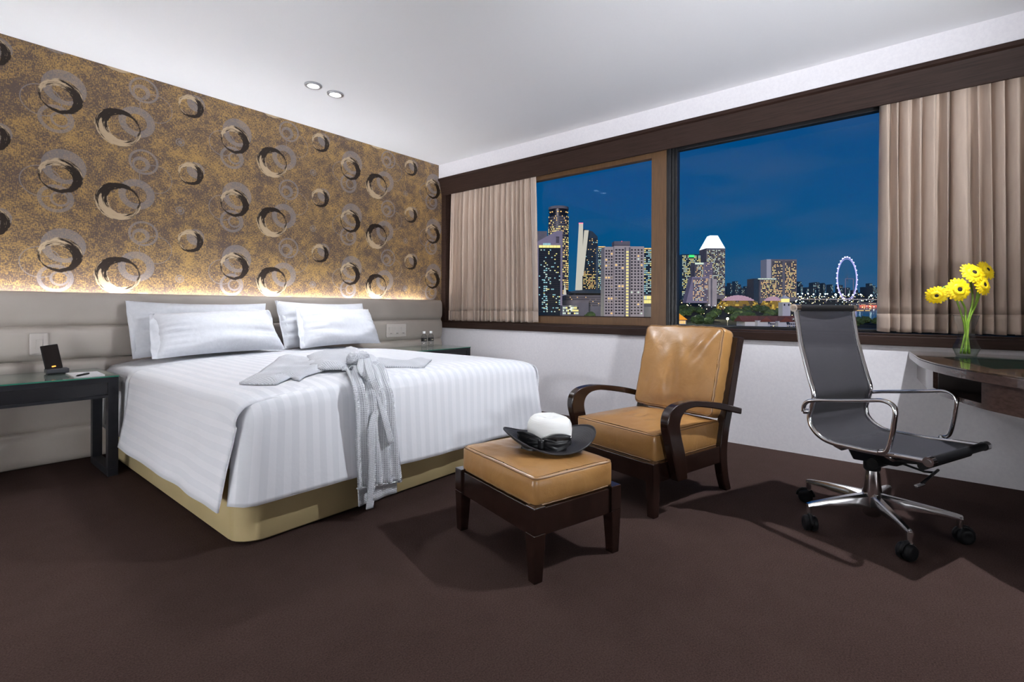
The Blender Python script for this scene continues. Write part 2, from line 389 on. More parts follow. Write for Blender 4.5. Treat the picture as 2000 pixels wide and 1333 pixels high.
# window_1: opening bronze casement; window_2: fixed pane with black edge
GX = XW + .19
def rect_frame(name, y0, y1, z0, z1, wl, wr_, wb, wtp, x0, x1, m, parent):
    """each rail and stile of a frame is its own piece"""
    for nm, a, b in (('stile', (x0, y0, z0), (x1, y0 + wl, z1)), ('stile', (x0, y1 - wr_, z0), (x1, y1, z1)), ('rail', (x0, y0 + wl, z0), (x1, y1 - wr_, z0 + wb)), ('rail', (x0, y0 + wl, z1 - wtp), (x1, y1 - wr_, z1))):
        MB().box(a, b).build(nm, m, parent, bevel=.003)
w1 = thing('window_1', 'bronze framed opening window beside the bed', None, (GX, 3.0, .852)); struct(w1)
rect_frame('f', 1.675, 4.284, .853, 2.399, .135, .05, .072, .085, GX - .03, GX + .04, M_sash, w1)
MB().box((GX - .012, 1.812, .925), (GX - .03, 4.234, .934)).build('glazing_bead', M_valance, w1)
MB().box((GX, 1.802, .915), (GX + .008, 4.244, 2.325)).build('pane', M_pane, w1)
w2 = thing('window_2', 'large fixed window pane behind the desk chair', None, (GX, 0, .852)); struct(w2)
rect_frame('f', YE, 1.612, .853, 2.399, .03, .022, .020, .06, GX - .01, GX + .05, M_black, w2)
MB().box((GX + .012, YE + .02, .865), (GX + .02, 1.599, 2.35)).build('pane', M_pane, w2)
po = thing('window_3', 'black post between the two windows', None, (GX, 1.62, .852)); struct(po)
MB().box((GX - .022, 1.6125, .853), (GX + .06, 1.6365, 2.399)).build('gasket', M_black, po, bevel=.004)
MB().box((GX - .034, 1.637, .853), (GX + .06, 1.6745, 2.399)).build('post', M_black, po, bevel=.006)
# ------------------------------------------------------------------ downlights
def downlight(x, y, watt, rad, label, r=.062, tilt=None, blend=.9, size=168):
    d = thing('ceiling_downlight', label, 'downlight', (x, y, H - .012), 0, 'ceiling downlights')
    MB().lathe([(r, .012), (r, .004), (r * .93, 0), (r * .70, 0), (r * .66, .006), (r * .66, .012)], (x, y, H - .012), 28, False).build('trim_ring', M_downring, d, smooth=True, angle=40)
    MB().lathe([(r * .62, .011), (r * .60, .004), (r * .4, .0015), (.001, .001)], (x, y, H - .012), 24, False).build('lens', M_lens, d, smooth=True)
    l = lamp('downlight_lamp', 'SPOT', (x, y, H - .03), watt, COOL, spot_size=math.radians(size), spot_blend=blend, shadow_soft_size=rad)
    if tilt: l.rotation_euler = Vector(tilt).to_track_quat('-Z', 'Y').to_euler()
    l.parent = d; l.matrix_parent_inverse = d.matrix_world.inverted()
LBL = ['round recessed ceiling downlight, left one of the pair above the bed', 'round recessed ceiling downlight, right one of the pair above the bed', 'round recessed ceiling downlight above the desk chair']
for (x, y, w, r), lb in zip(DOWNLIGHTS, LBL): downlight(x, y, w, r, lb, size=110 if y > 0 else 100, blend=.6 if y > 0 else .35, tilt=(.10, -.38, -1) if y > 0 else (-.30, .50, -1))
SL = ['wide ceiling downlight over the seating area', 'wide ceiling downlight at the rear of the room', 'wide ceiling downlight left of the camera', 'wide ceiling downlight in front of the left wall']
for (x, y, w, r), lb in zip(SOFT, SL): downlight(x, y, w, r, lb, .14)
UL = ['added white fill spotlight in the rear left corner', 'added white fill spotlight by the rear wall', 'added white fill spotlight against the left wall']
M_fillstand = mat('fill_stand_white', (.75, .75, .75), .5); M_fillbulb = emit('fill_spot_bulb', (.95, .97, 1), 6)
for (x, y, w, aim), lb in zip(FILL_SPOTS, UL):
    u = thing('added_fill_spot', lb, 'floor lamp', (x, y, 0), 0, 'added fill spotlights')
    hd = Vector((x, y, .98)); ax = (Vector(aim) - hd).normalized()
    MB().lathe([(.15, 0), (.15, .015), (.02, .03)], (x, y, 0), 24).build('base', M_fillstand, u, smooth=True, angle=40)
    MB().cyl((x, y, .02), (x, y, .93), .014).build('pole', M_fillstand, u, smooth=True, angle=40)
    MB().tube([hd - ax * .22, hd - ax * .20, hd - ax * .02, hd], [.05, .10, .13, .135], 20).build('head', M_fillstand, u, smooth=True, angle=40)
    MB().tube([hd + ax * .001, hd + ax * .003], .12, 20).build('lens', M_fillbulb, u)
    l = lamp('fill_spot_lamp', 'SPOT', hd + ax * .20, w, COOL, spot_size=math.radians(62 if y < 0 else 44), spot_blend=1.0, shadow_soft_size=.15); l.rotation_euler = ax.to_track_quat('-Z', 'Y').to_euler()
    l.parent = u; l.matrix_parent_inverse = u.matrix_world.inverted()
for x, y, w in FILL_DRUMS:
    u = thing('added_fill_drum', 'added low fill light with white drum shade by the %s wall' % ('left' if x < 0 else 'rear'), 'floor lamp', (x, y, 0), 0, 'added drum shade fill lights')
    MB().lathe([(.16, 0), (.16, .015), (.02, .03)], (x, y, 0), 24).build('base', M_fillstand, u, smooth=True, angle=40)
    MB().cyl((x, y, .02), (x, y, .30), .014).build('pole', M_fillstand, u, smooth=True, angle=40)
    MB().lathe([(.20, .28), (.20, .64)], (x, y, 0), 28, False).build('shade', mat('fill_drum_shade', (.8, .78, .75), .8, Emission_Color=(.93, .96, 1, 1), Emission_Strength=w), u, smooth=True)
# ================================================================== HEADBOARD
HBX0, HBX1, HBF = -1.2, 3.908, 4.25
hb = thing('headboard', 'long beige upholstered headboard of horizontal padded rows behind the bed', 'headboard', (1.5, 4.28, 0))
MB().box((HBX0, 4.275, .01), (HBX1 - .004, 4.352, 1.035)).build('back_board', M_upholstery, hb)
RH = 1.097 / 5
for i in range(5):
    z0, z1 = i * RH + .002, (i + 1) * RH - .001; pr = []
    for k in range(17):
        u = k / 16; b = 1 - abs(2 * u - 1) ** 7
        pr.append((HBF - .006 + .032 * (1 - b) - .006 * math.sin(PI * u), lerp(z0, z1, u)))
    rings = []
    for x, sh in ((HBX0, .02), (HBX0 + .01, 0), (HBX1 - .012, 0), (HBX1 - .003, .006), (HBX1, .02)):
        rings.append([Vector((x, min(yy + sh, 4.274), z)) for yy, z in pr] + [Vector((x, 4.2749, z1)), Vector((x, 4.2749, z0))])
    MB().loft(rings).build('padded_row', M_upholstery, hb, smooth=True, angle=50)
led = MB().box((-1.15, 4.284, 1.038), (3.74, 4.346, 1.042)); mesh_thing(led, 'led_strip', 'warm white light strip hidden behind the headboard top', 'light strip', M_led)
def switch(x0, x1, z0, z1, n, label):
    s = thing('light_switch', label, 'switch', ((x0 + x1) / 2, 4.236, z0))
    MB().box((x0, 4.225, z0), (x1, 4.2375, z1)).build('plate', M_switch, s, bevel=.005)
    w = (x1 - x0) * (.36 if n == 1 else .2); st = (x1 - x0) / n
    for i in range(n):
        c = x0 + st * (i + .5) if n == 1 else lerp(x0 + .05, x1 - .045, i / (n - 1)); zc = (z0 + z1) / 2; h = .058 if n == 1 else .075
        r = MB().box((c - w / 2, 4.218, zc - h / 2), (c + w / 2, 4.2262, zc + h / 2)).build('rocker', M_switch, s, bevel=.002)
        if n > 1: MB().box((c - .013, 4.2165, zc - h * .42), (c + .013, 4.2192, zc - h * .34)).build('marker', M_mark, r)
switch(.481, .568, .699, .837, 1, 'single beige rocker switch on the headboard above the nightstand dock')
switch(3.123, 3.376, .699, .837, 3, 'three-gang beige rocker switch on the headboard right of the pillows')
# ================================================================== NIGHTSTANDS
def nightstand(x0, x1, label):
    y0, y1, zt = 3.69, 4.232, .586
    n = thing('nightstand', label, 'nightstand', ((x0 + x1) / 2, 3.95, 0), 0, 'charcoal nightstands')
    for xa in (x0, x1 - .05):
        for ya in (y0, y1 - .16):
            MB().box((xa, ya, .045), (xa + .05, ya + .05, zt)).build('leg', M_charcoal, n, bevel=.002)
        MB().box((xa, y0, 0), (xa + .05, y1 - .11, .045)).build('floor_bar', M_charcoal, n, bevel=.002)
    MB().box((x0 + .05, y0, .557), (x1 - .05, y0 + .02, zt)).build('top_rail', M_charcoal, n)
    MB().box((x0 + .05, y0, .467), (x1 - .05, y0 + .02, .483)).build('bottom_rail', M_charcoal, n)
    MB().box((x0 + .052, y0 + .006, .4835), (x1 - .052, y0 + .028, .5565)).build('drawer', M_drawer, n)
    MB().box((x0 + .05, y0 + .03, .47), (x1 - .05, y1, .58)).build('case', M_charcoal, n)
    gt = MB().box((x0 - .002, y0 - .004, zt), (x1 + .002, y1, zt + .008)).build('glass_top', M_tabletop, n, bevel=.001)
    MB().box((x0 - .002, y0 - .0055, zt + .0005), (x1 + .002, y0 - .0042, zt + .0075)).build('glass_edge', M_glassedge, gt)
    return n
nightstand(-.06, .805, 'charcoal nightstand with green glass top left of the bed')
nightstand(2.96, 3.80, 'charcoal nightstand carrying two water bottles right of the bed')
ZT = .594
# telephone handset on its dock
p = onz(113, 731, ZT); d = thing('phone_dock', 'grey docking base holding a black handset on the left nightstand', 'dock', (p.x, p.y + .03, ZT))
MB().box((p.x - .052, p.y - .01, ZT + .006), (p.x + .052, p.y + .075, ZT + .032)).build('body', M_greyplastic, d, bevel=.004)
MB().box((p.x - .044, p.y - .004, ZT), (p.x + .044, p.y + .068, ZT + .0065)).build('foot', M_blackplastic, d)
R = Matrix.Translation((p.x - .012, p.y + .026, ZT + .030)) @ Matrix.Rotation(math.radians(-8), 4, 'Y') @ Matrix.Rotation(math.radians(-14), 4, 'X')
h = thing('phone_handset', 'black slab phone handset leaning in the grey dock', 'phone', (p.x - .012, p.y + .026, ZT + .03))
MB().box((-.040, 0, 0), (.040, .013, .150), M=R).build('case', M_blackplastic, h, bevel=.004)
sc = MB().box((-.036, -.0012, .006), (.036, .0006, .145), M=R).build('screen', M_screen, h)
MB().box((-.009, -.0022, .012), (.009, -.001, .019), M=R).build('indicator', M_amber, sc)
pts = [onz(*q, ZT) for q in ((128, 731), (145, 738.5), (205, 734), (190, 727.5))]
MB_ = MB().prism([Vector((q.x, q.y, ZT)) for q in pts], (0, 0, .006)); mesh_thing(MB_, 'notepad', 'white notepad lying on the left nightstand glass', 'notepad', M_paper)
a, b = onz(148, 735, ZT + .012), onz(174, 729.5, ZT + .012)
pn = thing('pen', 'black pen lying across the white notepad', 'pen', ((a.x + b.x) / 2, (a.y + b.y) / 2, ZT + .006))
MB().tube([a, lerp(a, b, .1), lerp(a, b, .15), lerp(a, b, .95), b], [.001, .004, .0055, .0055, .003], 10).build('barrel', M_blackplastic, pn, smooth=True)
MB().box((-.002, -.001, 0), (.002, .03, .0015), M=Matrix.Translation(lerp(a, b, .62) + Vector((0, 0, .0055))) @ Matrix.Rotation(math.atan2((b - a).y, (b - a).x) - PI / 2, 4, 'Z')).build('clip', M_chrome, pn)
M_bottle = glassy('clear_plastic_bottle', (.90, .91, .92), .07, grz=.8, edge=(.40, .40, .42)); M_cap = mat('white_cap', (.85, .85, .86), .5); M_lab = mat('black_label', (.012, .011, .011), .5); M_print = mat('label_print', (.45, .38, .28), .5)
for x, lb in ((3.428, 'small clear water bottle with black label, the left of two on the right nightstand'), (3.522, 'small clear water bottle with black label, the right of two on the right nightstand')):
    y = 4.0; b = thing('water_bottle', lb, 'bottle', (x, y, ZT), 0, 'water bottles')
    MB().lathe([(.001, .001), (.024, 0), (.030, .008), (.028, .02), (.030, .035), (.030, .105), (.028, .118), (.018, .134), (.012, .140), (.012, .146)], (x, y, ZT), 20, False).build('body', M_bottle, b, smooth=True)
    MB().lathe([(.0145, .143), (.0145, .165), (.013, .167)], (x, y, ZT), 16).build('cap', M_cap, b, smooth=True, angle=40)
    l = MB().lathe([(.0305, .062), (.0305, .096)], (x, y, ZT), 20, False).build('label', M_lab, b, smooth=True)
    MB().box((x - .018, y - .0325, ZT + .074), (x + .004, y - .030, ZT + .083), M=None).build('print', M_print, l)
# ================================================================== BED
BX0, BX1, BY0, BY1 = .868, 2.85, 2.155, 4.232
bed = thing('bed', 'king size bed with rounded olive upholstered base and white mattress', 'bed', ((BX0 + BX1) / 2, 3.2, 0))
def rrect(x0, x1, y0, y1, r, z, n=8):
    o = []
    for cx, cy, a0 in ((x1 - r, y1 - .01, 0), (x0 + r, y1 - .01, PI / 2), (x0 + r, y0 + r, PI), (x1 - r, y0 + r, 1.5 * PI)):
        rr = r if cy < y1 - .02 else .01
        for k in range(n + 1):
            a = a0 + PI / 2 * k / n; ccx = cx if rr == r else (x1 - rr if cx > (x0 + x1) / 2 else x0 + rr)
            o.append(Vector((ccx + rr * math.cos(a), cy + rr * math.sin(a), z)))
    return o
MB().loft([rrect(BX0 + d, BX1 - d, BY0 + d, BY1, .11, z) for z, d in ((.012, .008), (.02, 0), (.30, 0), (.308, .008))]).build('base', M_bedbase, bed, smooth=True, angle=50)
MB().box((BX0 + .06, BY0 + .06, 0), (BX1 - .06, BY1 - .05, .013)).build('plinth', M_blackplastic, bed)
MB().loft([rrect(BX0 + d, BX1 - d, BY0 + d, BY1, .09, z) for z, d in ((.309, .01), (.33, 0), (.56, 0), (.585, .03))]).build('mattress', M_linen, bed, smooth=True, angle=50)
# cross section of the bedding across the bed: (s along the cloth) -> (x, z)
def section(x0, x1, ztop, crown, flare, hem, r=.075, n=10):
    L = []
    for k in range(13): u = k / 12; L.append((x0 - flare * (1 - u) ** 1.3, lerp(hem, ztop - r, u)))
    for k in range(1, n + 1): a = PI - PI / 2 * k / n; L.append((x0 + r + r * math.cos(a), ztop - r + r * math.sin(a)))
    m = 30
    for k in range(1, m): u = k / m; L.append((lerp(x0 + r, x1 - r, u), ztop + crown * (1 - (2 * u - 1) ** 4)))
    for k in range(n + 1): a = PI / 2 - PI / 2 * k / n; L.append((x1 - r + r * math.cos(a), ztop - r + r * math.sin(a)))
    for k in range(1, 13): u = k / 12; L.append((x1 + flare * u ** 1.3, lerp(ztop - r, hem, u)))
    s = 0; out = []
    for i, q in enumerate(L):
        if i: s += math.hypot(q[0] - L[i - 1][0], q[1] - L[i - 1][1])
        out.append((q[0], q[1], s))
    return out
ZTOP, CROWN = .622, .036
def bedtop(x, y):
    u = (x - .91) / (2.80 - .91); u = min(1, max(0, u)); z = ZTOP + CROWN * (1 - (2 * u - 1) ** 4)
    if y < 2.30: d = (2.30 - y) / .22; z -= .036 * min(1, d) ** 2.5
    return z
def bedray(px, py, lift=0.0):
    z = .65
    for _ in range(12):
        p = onz(px, py, z + lift); z = bedtop(p.x, max(p.y, 2.07))
    return Vector((p.x, p.y, z + lift))
def wob(x, y, z, s, a): return a * noise.noise(Vector((x * s, y * s, z * s)))
# lower sheet by the pillows
P, UV = [], []
sec = section(.850, 2.86, ZTOP - .012, CROWN, .020, .21)
for j in range(16):
    y = lerp(3.50, 4.225, j / 15)
    for x, z, s in sec: P.append(Vector((x + wob(y, z, 1, 9, .006) * (z < .55), y, z + wob(x, y, 2, 5, .006)))); UV.append((s, y))
mb = MB(); n = len(sec); mb.grid([P[j * n:(j + 1) * n] for j in range(16)])
mesh_uv = UV
sh = mesh_thing(mb, 'bed_sheet', 'white bottom sheet over the mattress in front of the pillows', 'sheet', M_linen, smooth=True, solid=.006, off=1)
# striped bedspread: top with hanging sides, and a front fall
bs = thing('bedspread', 'white satin-striped bedspread draped over the bed', 'bedspread', (1.85, 2.9, .6))
sec = section(.838, 2.867, ZTOP, CROWN, .05, .185); n = len(sec); NY = 50; P, UV = [], []
for j in range(NY + 1):
    y = lerp(3.60, 2.115, j / NY)
    for x, z, s in sec:
        zz = z; yy = y
        if z > .54: zz = z - (ZTOP + CROWN - bedtop(1.85, y))
        side = z < .52
        yy += (.03 * (1 - (z - .185) / .33) if side else 0) * sstep(2.5, 2.115, y)
        P.append(Vector((x + (wob(y, z, 5, 4, .012) if side else 0), yy, zz + (0 if side else wob(x, y, 3, 3.5, .006))))); UV.append((s, y))
mb = MB(); mb.grid([P[j * n:(j + 1) * n] for j in range(NY + 1)])
topfall = mb.build('top_with_side_falls', M_stripe, bs, smooth=True, uv=UV, solid=.008, off=1)
# the front fall: leaves the top at y 2.30 and hangs at y 2.06
P, UV = [], []; NX, NZ = 110, 34; x0, x1 = .848, 2.846
prof = [(2.32, None), (2.24, None), (2.18, None), (2.135, None)]
for j in range(NZ + 1):
    for i in range(NX + 1):
        u = i / NX; x = lerp(x0, x1, u); zt = bedtop(x, 2.135) - .0
        ce = min(1, (min(x - x0, x1 - x)) / .075)
        if j < 6:
            y = lerp(2.32, 2.135, j / 6); z = bedtop(x, y) + .004
        elif j < 14:
            a = (j - 6) / 8 * PI / 2; y = 2.135 - .065 * math.sin(a); z = zt + .004 - .075 * (1 - math.cos(a))
        else:
            v = (j - 13) / (NZ - 13); z0_ = zt + .004 - .075; hem = .197 + .012 * math.sin(x * 2.2 - 1.0); z = lerp(z0_, hem, v)
            y = 2.07 - .022 * v + (wob(x, z * .25, 7, 5, .020) + wob(x, z * .2, 3, 11, .008)) * v
            xx = 0
        r = (1 - ce)
        z -= .035 * r * r * (1 if j < 14 else max(0, 1 - (j - 13) / 6))
        y += .085 * r ** 2.2 * (1 if j >= 8 else j / 8)
        xo = 0
        if j >= 14: xo = ((j - 13) / (NZ - 13)) * (.055 * sstep(2.3, 2.842, x) - .03 * sstep(1.2, .862, x))
        P.append(Vector((x + xo, y, z))); UV.append((x + .5, y + z))
mb = MB(); mb.grid([P[j * (NX + 1):(j + 1) * (NX + 1)] for j in range(NZ + 1)])
mb.build('front_fall', M_stripe, bs, smooth=True, uv=UV, solid=.007, off=0)
# piped edge near the pillows
MB().tube([Vector((x, 3.600, z + (0 if z < .54 else .004))) for x, z, s in sec[1:-1]], .005, 6).build('piped_edge', M_piping, bs, smooth=True)
MB().tube([P[NZ * (NX + 1) + i] for i in range(0, NX + 1, 2)], .0035, 6).build('front_hem', M_piping, bs, smooth=True)
# ------------------------------------------------------------------ pillows
def pillow(c, T, label, flange=None, bow=0.0, seed=0, sag=.0):
    """c = world corners bottom-left, bottom-right, top-right, top-left of the seam; T = half thickness; flange = (corner width)"""
    bl, br, tr, tl = [Vector(q) for q in c]; nrm = (br - bl).cross(tl - bl).normalized()
    N, Mv = 40, 28; P = []; Q = []
    for j in range(Mv + 1):
        v = j / Mv
        for i in range(N + 1):
            u = i / N; a, b = 2 * u - 1, 2 * v - 1
            pin = .045 * (1 - a * a) * abs(b) ** 3 ; pin2 = .030 * (1 - b * b) * abs(a) ** 3
            uu = .5 + (a * (1 - pin2)) / 2; vv = .5 + (b * (1 - pin * 2.0)) / 2
            p = lerp(lerp(bl, br, uu), lerp(tl, tr, uu), vv)
            th = T * max(0, (1 - abs(a) ** 3.2)) ** .60 * max(0, (1 - abs(b) ** 2.6)) ** .55
            wr_ = noise.noise(Vector((u * 3 + seed, v * 16, seed))) * .030 * sstep(.35, .85, abs(a)) + noise.noise(Vector((u * 9 + seed, v * 3, seed + 5))) * .016 * sstep(.4, .9, abs(b)) + noise.noise(Vector((u * 3 + seed, v * 4, 2))) * .022
            k = th / T
            P.append(p + nrm * (th + wr_ * k)); Q.append(p - nrm * (th * .55))
    mb = MB(); n = N + 1
    mb.grid([P[j * n:(j + 1) * n] for j in range(Mv + 1)]); mb.grid([Q[j * n:(j + 1) * n] for j in range(Mv + 1)])
    root = thing('pillow', label, 'pillow', (bl + br) / 2, 0, 'bed pillows')
    mb.build('cushion', M_linen, root, smooth=True)
    for side, w in (flange or []):
        # loose pillowcase cuff at a short end
        e0, e1 = (bl, tl) if side < 0 else (br, tr); o0 = (e0 - (br if side < 0 else bl)).normalized(); o1 = (e1 - (tr if side < 0 else tl)).normalized()
        G = []
        for j in range(17):
            v = j / 16; row = []
            for i in range(7):
                k = i / 6; base = lerp(e0, e1, v); dr = lerp(o0, o1, v)
                row.append(base + dr * ((w if side < 0 else w * sstep(.25, .85, v)) * k - .05) + nrm * (.030 * (1 - k) * math.sin(PI * v) + noise.noise(Vector((v * 7, k * 2, seed))) * .022 * (.3 + k)) + (lerp(tl, bl, .5) - lerp(bl, bl, .5)).normalized() * 0)
            G.append(row)
        MB().grid(G).build('cuff', M_linen, root, smooth=True, solid=.004, sub=1)
    return root
pillow([(.955, 4.045, .655), (1.86, 4.06, .66), (1.885, 4.180, 1.035), (.945, 4.180, 1.045)], .075, 'white back pillow leaning on the headboard, left side of the bed', [(-1, .05)], seed=1)
pillow([(1.975, 4.045, .66), (2.86, 4.06, .66), (2.80, 4.175, 1.045), (1.955, 4.175, 1.060)], .075, 'white back pillow leaning on the headboard, right side of the bed', [(-1, .045)], seed=2)
pillow([(1.03, 3.835, .662), (1.92, 3.905, .668), (1.83, 4.055, .982), (1.06, 4.02, .955)], .105, 'white front pillow with loose left cuff, left side of the bed', [(-1, .075), (1, .07)], seed=3)
pillow([(2.045, 3.875, .668), (2.84, 3.93, .668), (2.79, 4.06, .990), (2.075, 4.03, 1.000)], .105, 'white striped front pillow, right side of the bed', [(-1, .07), (1, .03)], seed=4)
# ------------------------------------------------------------------ bathrobe
robe = thing('bathrobe', 'pale grey waffle bathrobe spread over the bed and hanging down its front', 'bathrobe', (1.55, 2.5, .66))
def patch(poly, lift, name, parent, height=.012, step=.022, seed=0):
    """a padded piece of cloth lying on the bedspread; outline given in photo pixels and dropped on the bed surface"""
    W3 = [bedray(*q) for q in poly]; o2 = []
    for i, p in enumerate(W3):
        q = W3[(i + 1) % len(W3)]; k = max(1, int((q - p).length / step))
        for j in range(k): o2.append(lerp(p, q, j / k).to_2d())
    xs, ys = [q.x for q in o2], [q.y for q in o2]; n = len(o2); pts = list(o2)
    def inside(p):
        c = False
        for i in range(n):
            a, b = o2[i], o2[i - 1]
            if (a.y > p.y) != (b.y > p.y) and p.x < (b.x - a.x) * (p.y - a.y) / (b.y - a.y) + a.x: c = not c
        return c
    def edge(p):
        m = 9
        for i in range(n):
            a, b = o2[i - 1], o2[i]; d = b - a; u = max(0, min(1, (p - a).dot(d) / max(1e-9, d.length_squared))); m = min(m, (a + d * u - p).length)
        return m
    y = min(ys)
    while y < max(ys):
        x = min(xs)
        while x < max(xs):
            p = Vector((x + random.uniform(-.003, .003), y + random.uniform(-.003, .003)))
            if inside(p) and edge(p) > step * .5: pts.append(p)
            x += step
        y += step
    V2, _, F2, *_r = delaunay_2d_cdt(pts, [(i, (i + 1) % n) for i in range(n)], [], 1, 1e-5)
    vs = []; 
    for p in V2:
        d = edge(p); k = sstep(0, .05, d)
        z = bedtop(p.x, max(p.y, 2.07)) + lift + height * k + k * (noise.noise(Vector((p.x * 7 + seed, p.y * 7, seed))) * .016 + noise.noise(Vector((p.x * 18, p.y * 9, seed))) * .007)
        vs.append(Vector((p.x, p.y, z)))
    mb = MB(); mb.add(vs, [tuple(f) for f in F2])
    return mb.build(name, M_robe, parent, smooth=True, uv=[(p.x, p.y) for p in vs], solid=.008, off=1)
patch([(468, 755), (505, 735), (536, 712), (546, 702), (575, 700), (600, 705), (640, 712), (668, 722), (640, 728), (612, 735), (596, 741), (585, 750), (572, 760), (568, 762), (540, 757), (510, 757)], .010, 'left_sleeve', robe, .014, seed=1)
patch([(600, 703), (622, 702), (624, 696), (650, 695), (690, 690), (706, 695), (716, 702), (742, 712), (735, 724), (712, 726), (690, 726), (668, 730), (640, 731), (618, 731), (606, 722)], .020, 'back_panel', robe, .03, seed=5)
patch([(712, 702), (735, 707), (780, 709), (843, 708), (829, 722), (815, 723), (790, 722), (750, 722), (722, 722)], .010, 'right_sleeve', robe, .014, seed=9)
# skirt: stations from the waist over the front edge, left and right ends in pixels
def station(l, r, kind, off):
    if kind == 'top': return bedray(*l, off), bedray(*r, off)
    return ony(*l, kind), ony(*r, kind)
YH = 2.022
def skirt(st, name, m=26, amp=.010, waves=4.5, seed=0, thick=.006):
    L = crom([s[0] for s in st], 7); Rr = crom([s[1] for s in st], 7); G, UV2 = [], []; acc = 0
    for i, (a, b) in enumerate(zip(L, Rr)):
        if i: acc += (a - L[i - 1]).length
        tg = (L[min(i + 1, len(L) - 1)] - L[max(0, i - 1)]); nm = (b - a).cross(tg).normalized()
        if nm.y > 0 and nm.z < .5: nm = -nm
        if nm.z < -.3: nm = -nm
        row = []
        for j in range(m + 1):
            u = j / m; w = math.sin(u * waves * 2 * PI + seed + .4 * math.sin(i * .05)) * amp * (.45 + .55 * min(1, i / 14))
            row.append(lerp(a, b, u) + nm * (w + amp)); UV2.append((u * (b - a).length * 1.15, acc))
        G.append(row)
    return MB().grid(G).build(name, M_robe, robe, smooth=True, uv=UV2, solid=thick, off=0)
st = [station((668, 729), (722, 712), 'top', .028), station((672, 738), (748, 728), 'top', .024), station((684, 752), (762, 752), 2.05, 0)]
st[2] = (Vector((st[2][0].x, 2.055, st[2][0].z)), Vector((st[2][1].x, 2.055, st[2][1].z)))
low = [((690, 790), (768, 780)), ((692, 840), (772, 830)), ((694, 900), (778, 880)), ((697, 955), (784, 940))]
st_a = st + [station(l, r, YH, 0) for l, r in low]
skirt(st_a, 'front_panel', seed=.6)
st_b = [(a.copy(), b.copy()) for a, b in [station(l, r, 2.040, 0) for l, r in (((692, 850), (768, 840)), ((696, 920), (772, 900)), ((699, 990), (773, 962)))]]
skirt(st_b, 'under_panel', amp=.004, waves=2, seed=2)
MB().tube([station((697, 955), (784, 940), YH - .012, 0)[0], station((697, 955), (784, 940), YH - .012, 0)[1]], .004, 6).build('hem', M_robe, robe, smooth=True, uv=None)
# belt: knot and two hanging ends
k0 = bedray(700, 712, .075); kn = MB()
for a_, ra in ((0, .030), (1.3, .026), (2.4, .022)):
    kn.tube([k0 + Vector((.055 * math.cos(q + a_), .035 * math.sin(q + a_) * .8, .018 * math.sin(2 * q + a_))) for q in [2 * PI * i / 16 for i in range(17)]], ra * .55, 8)
kn.build('belt_knot', M_robe, robe, smooth=True)
def strap(ps, w, name, lift=0):
    G = []; UV2 = []; C = crom(ps, 8); acc = 0
    for i, p in enumerate(C):
        if i: acc += (p - C[i - 1]).length
        tg = (C[min(i + 1, len(C) - 1)] - C[max(0, i - 1)]).normalized(); sd = Vector((1, 0, 0)) - tg * tg.x; sd.normalize()
        row = [p + sd * (w * (k / 4 - .5)) for k in range(5)]; G.append(row); UV2 += [(w * k / 4, acc) for k in range(5)]
    return MB().grid(G).build(name, M_robe, robe, smooth=True, uv=UV2, solid=.007, off=0)
q = lambda px, py, y: ony(px, py, y)
strap([k0 + Vector((.0, -.03, -.006)), bedray(708, 730, .062), Vector((1.475, 2.035, .585)), q(727, 830, 1.992), q(727, 900, 1.990), q(725, 960, 1.992), q(722, 994, 1.998)], .038, 'belt_end')
strap([k0 + Vector((.03, -.03, -.006)), bedray(724, 732, .062), q(740, 775, 2.015), q(752, 820, 1.990), q(764, 866, 1.988)], .036, 'belt_end')
# ================================================================== CURTAINS
def curtain(y0t, y1t, y0b, y1b, folds, label, seed, zb=.858):
    c = thing('curtain', label, 'curtain', (XW + .085, (y0b + y1b) / 2, zb), 0, 'window curtains')
    rnd = random.Random(seed); N = folds * 12; zt = 2.396; cs = XW + .110
    ph = [rnd.uniform(-.9, .9) for _ in range(folds + 2)]; am = [rnd.uniform(.7, 1.0) for _ in range(folds + 2)]
    ph2 = [rnd.uniform(-1, 1) for _ in range(folds + 2)]
    def pt(u, v, out=0):
        y = lerp(lerp(y0t, y1t, u), lerp(y0b, y1b, u), v)
        q = u * folds + .25 * math.sin(u * 17 + seed) + .16 * v * math.sin(u * 31 + seed * 2); k = int(q) % (folds + 1); fr = q - int(q)
        a = lerp(am[k], am[k + 1], fr); w = 2 * abs(math.sin(PI * q + (ph[k] * (1 - fr) + ph[k + 1] * fr) * .5 + v * ph2[k] * .15)) ** .8 - 1
        k2 = min(1, v * 4); ex = -(lerp(.036, .052, k2) * a * w) - out
        dy = .020 * math.sin(2 * PI * q * 1.0 + 1.2 + ph[k]) * (.5 + .5 * v)
        return Vector((cs + max(lerp(-.038, -.058, k2), min(.045, ex)), y + dy, lerp(zt, zb, v)))
    NV = 26
    MB().grid([[pt(i / N, j / NV * .925) for i in range(N + 1)] for j in range(NV + 1)]).build('cloth', M_curtain, c, smooth=True, solid=.002, off=0)
    MB().grid([[pt(i / N, lerp(.925, 1, j / 4), .0022) + Vector((0, 0, .003 * math.sin(i * .35) * (j == 4))) for i in range(N + 1)] for j in range(5)]).build('hem', M_curtain, c, smooth=True, solid=.003, off=0)
curtain(3.03, 4.235, 2.99, 4.265, 18, 'taupe pleated curtain hanging beside the bed', 3, .862)
curtain(-1.55, .205, -1.58, .205, 30, 'taupe pleated curtain hanging behind the desk and flowers', 8, .862)
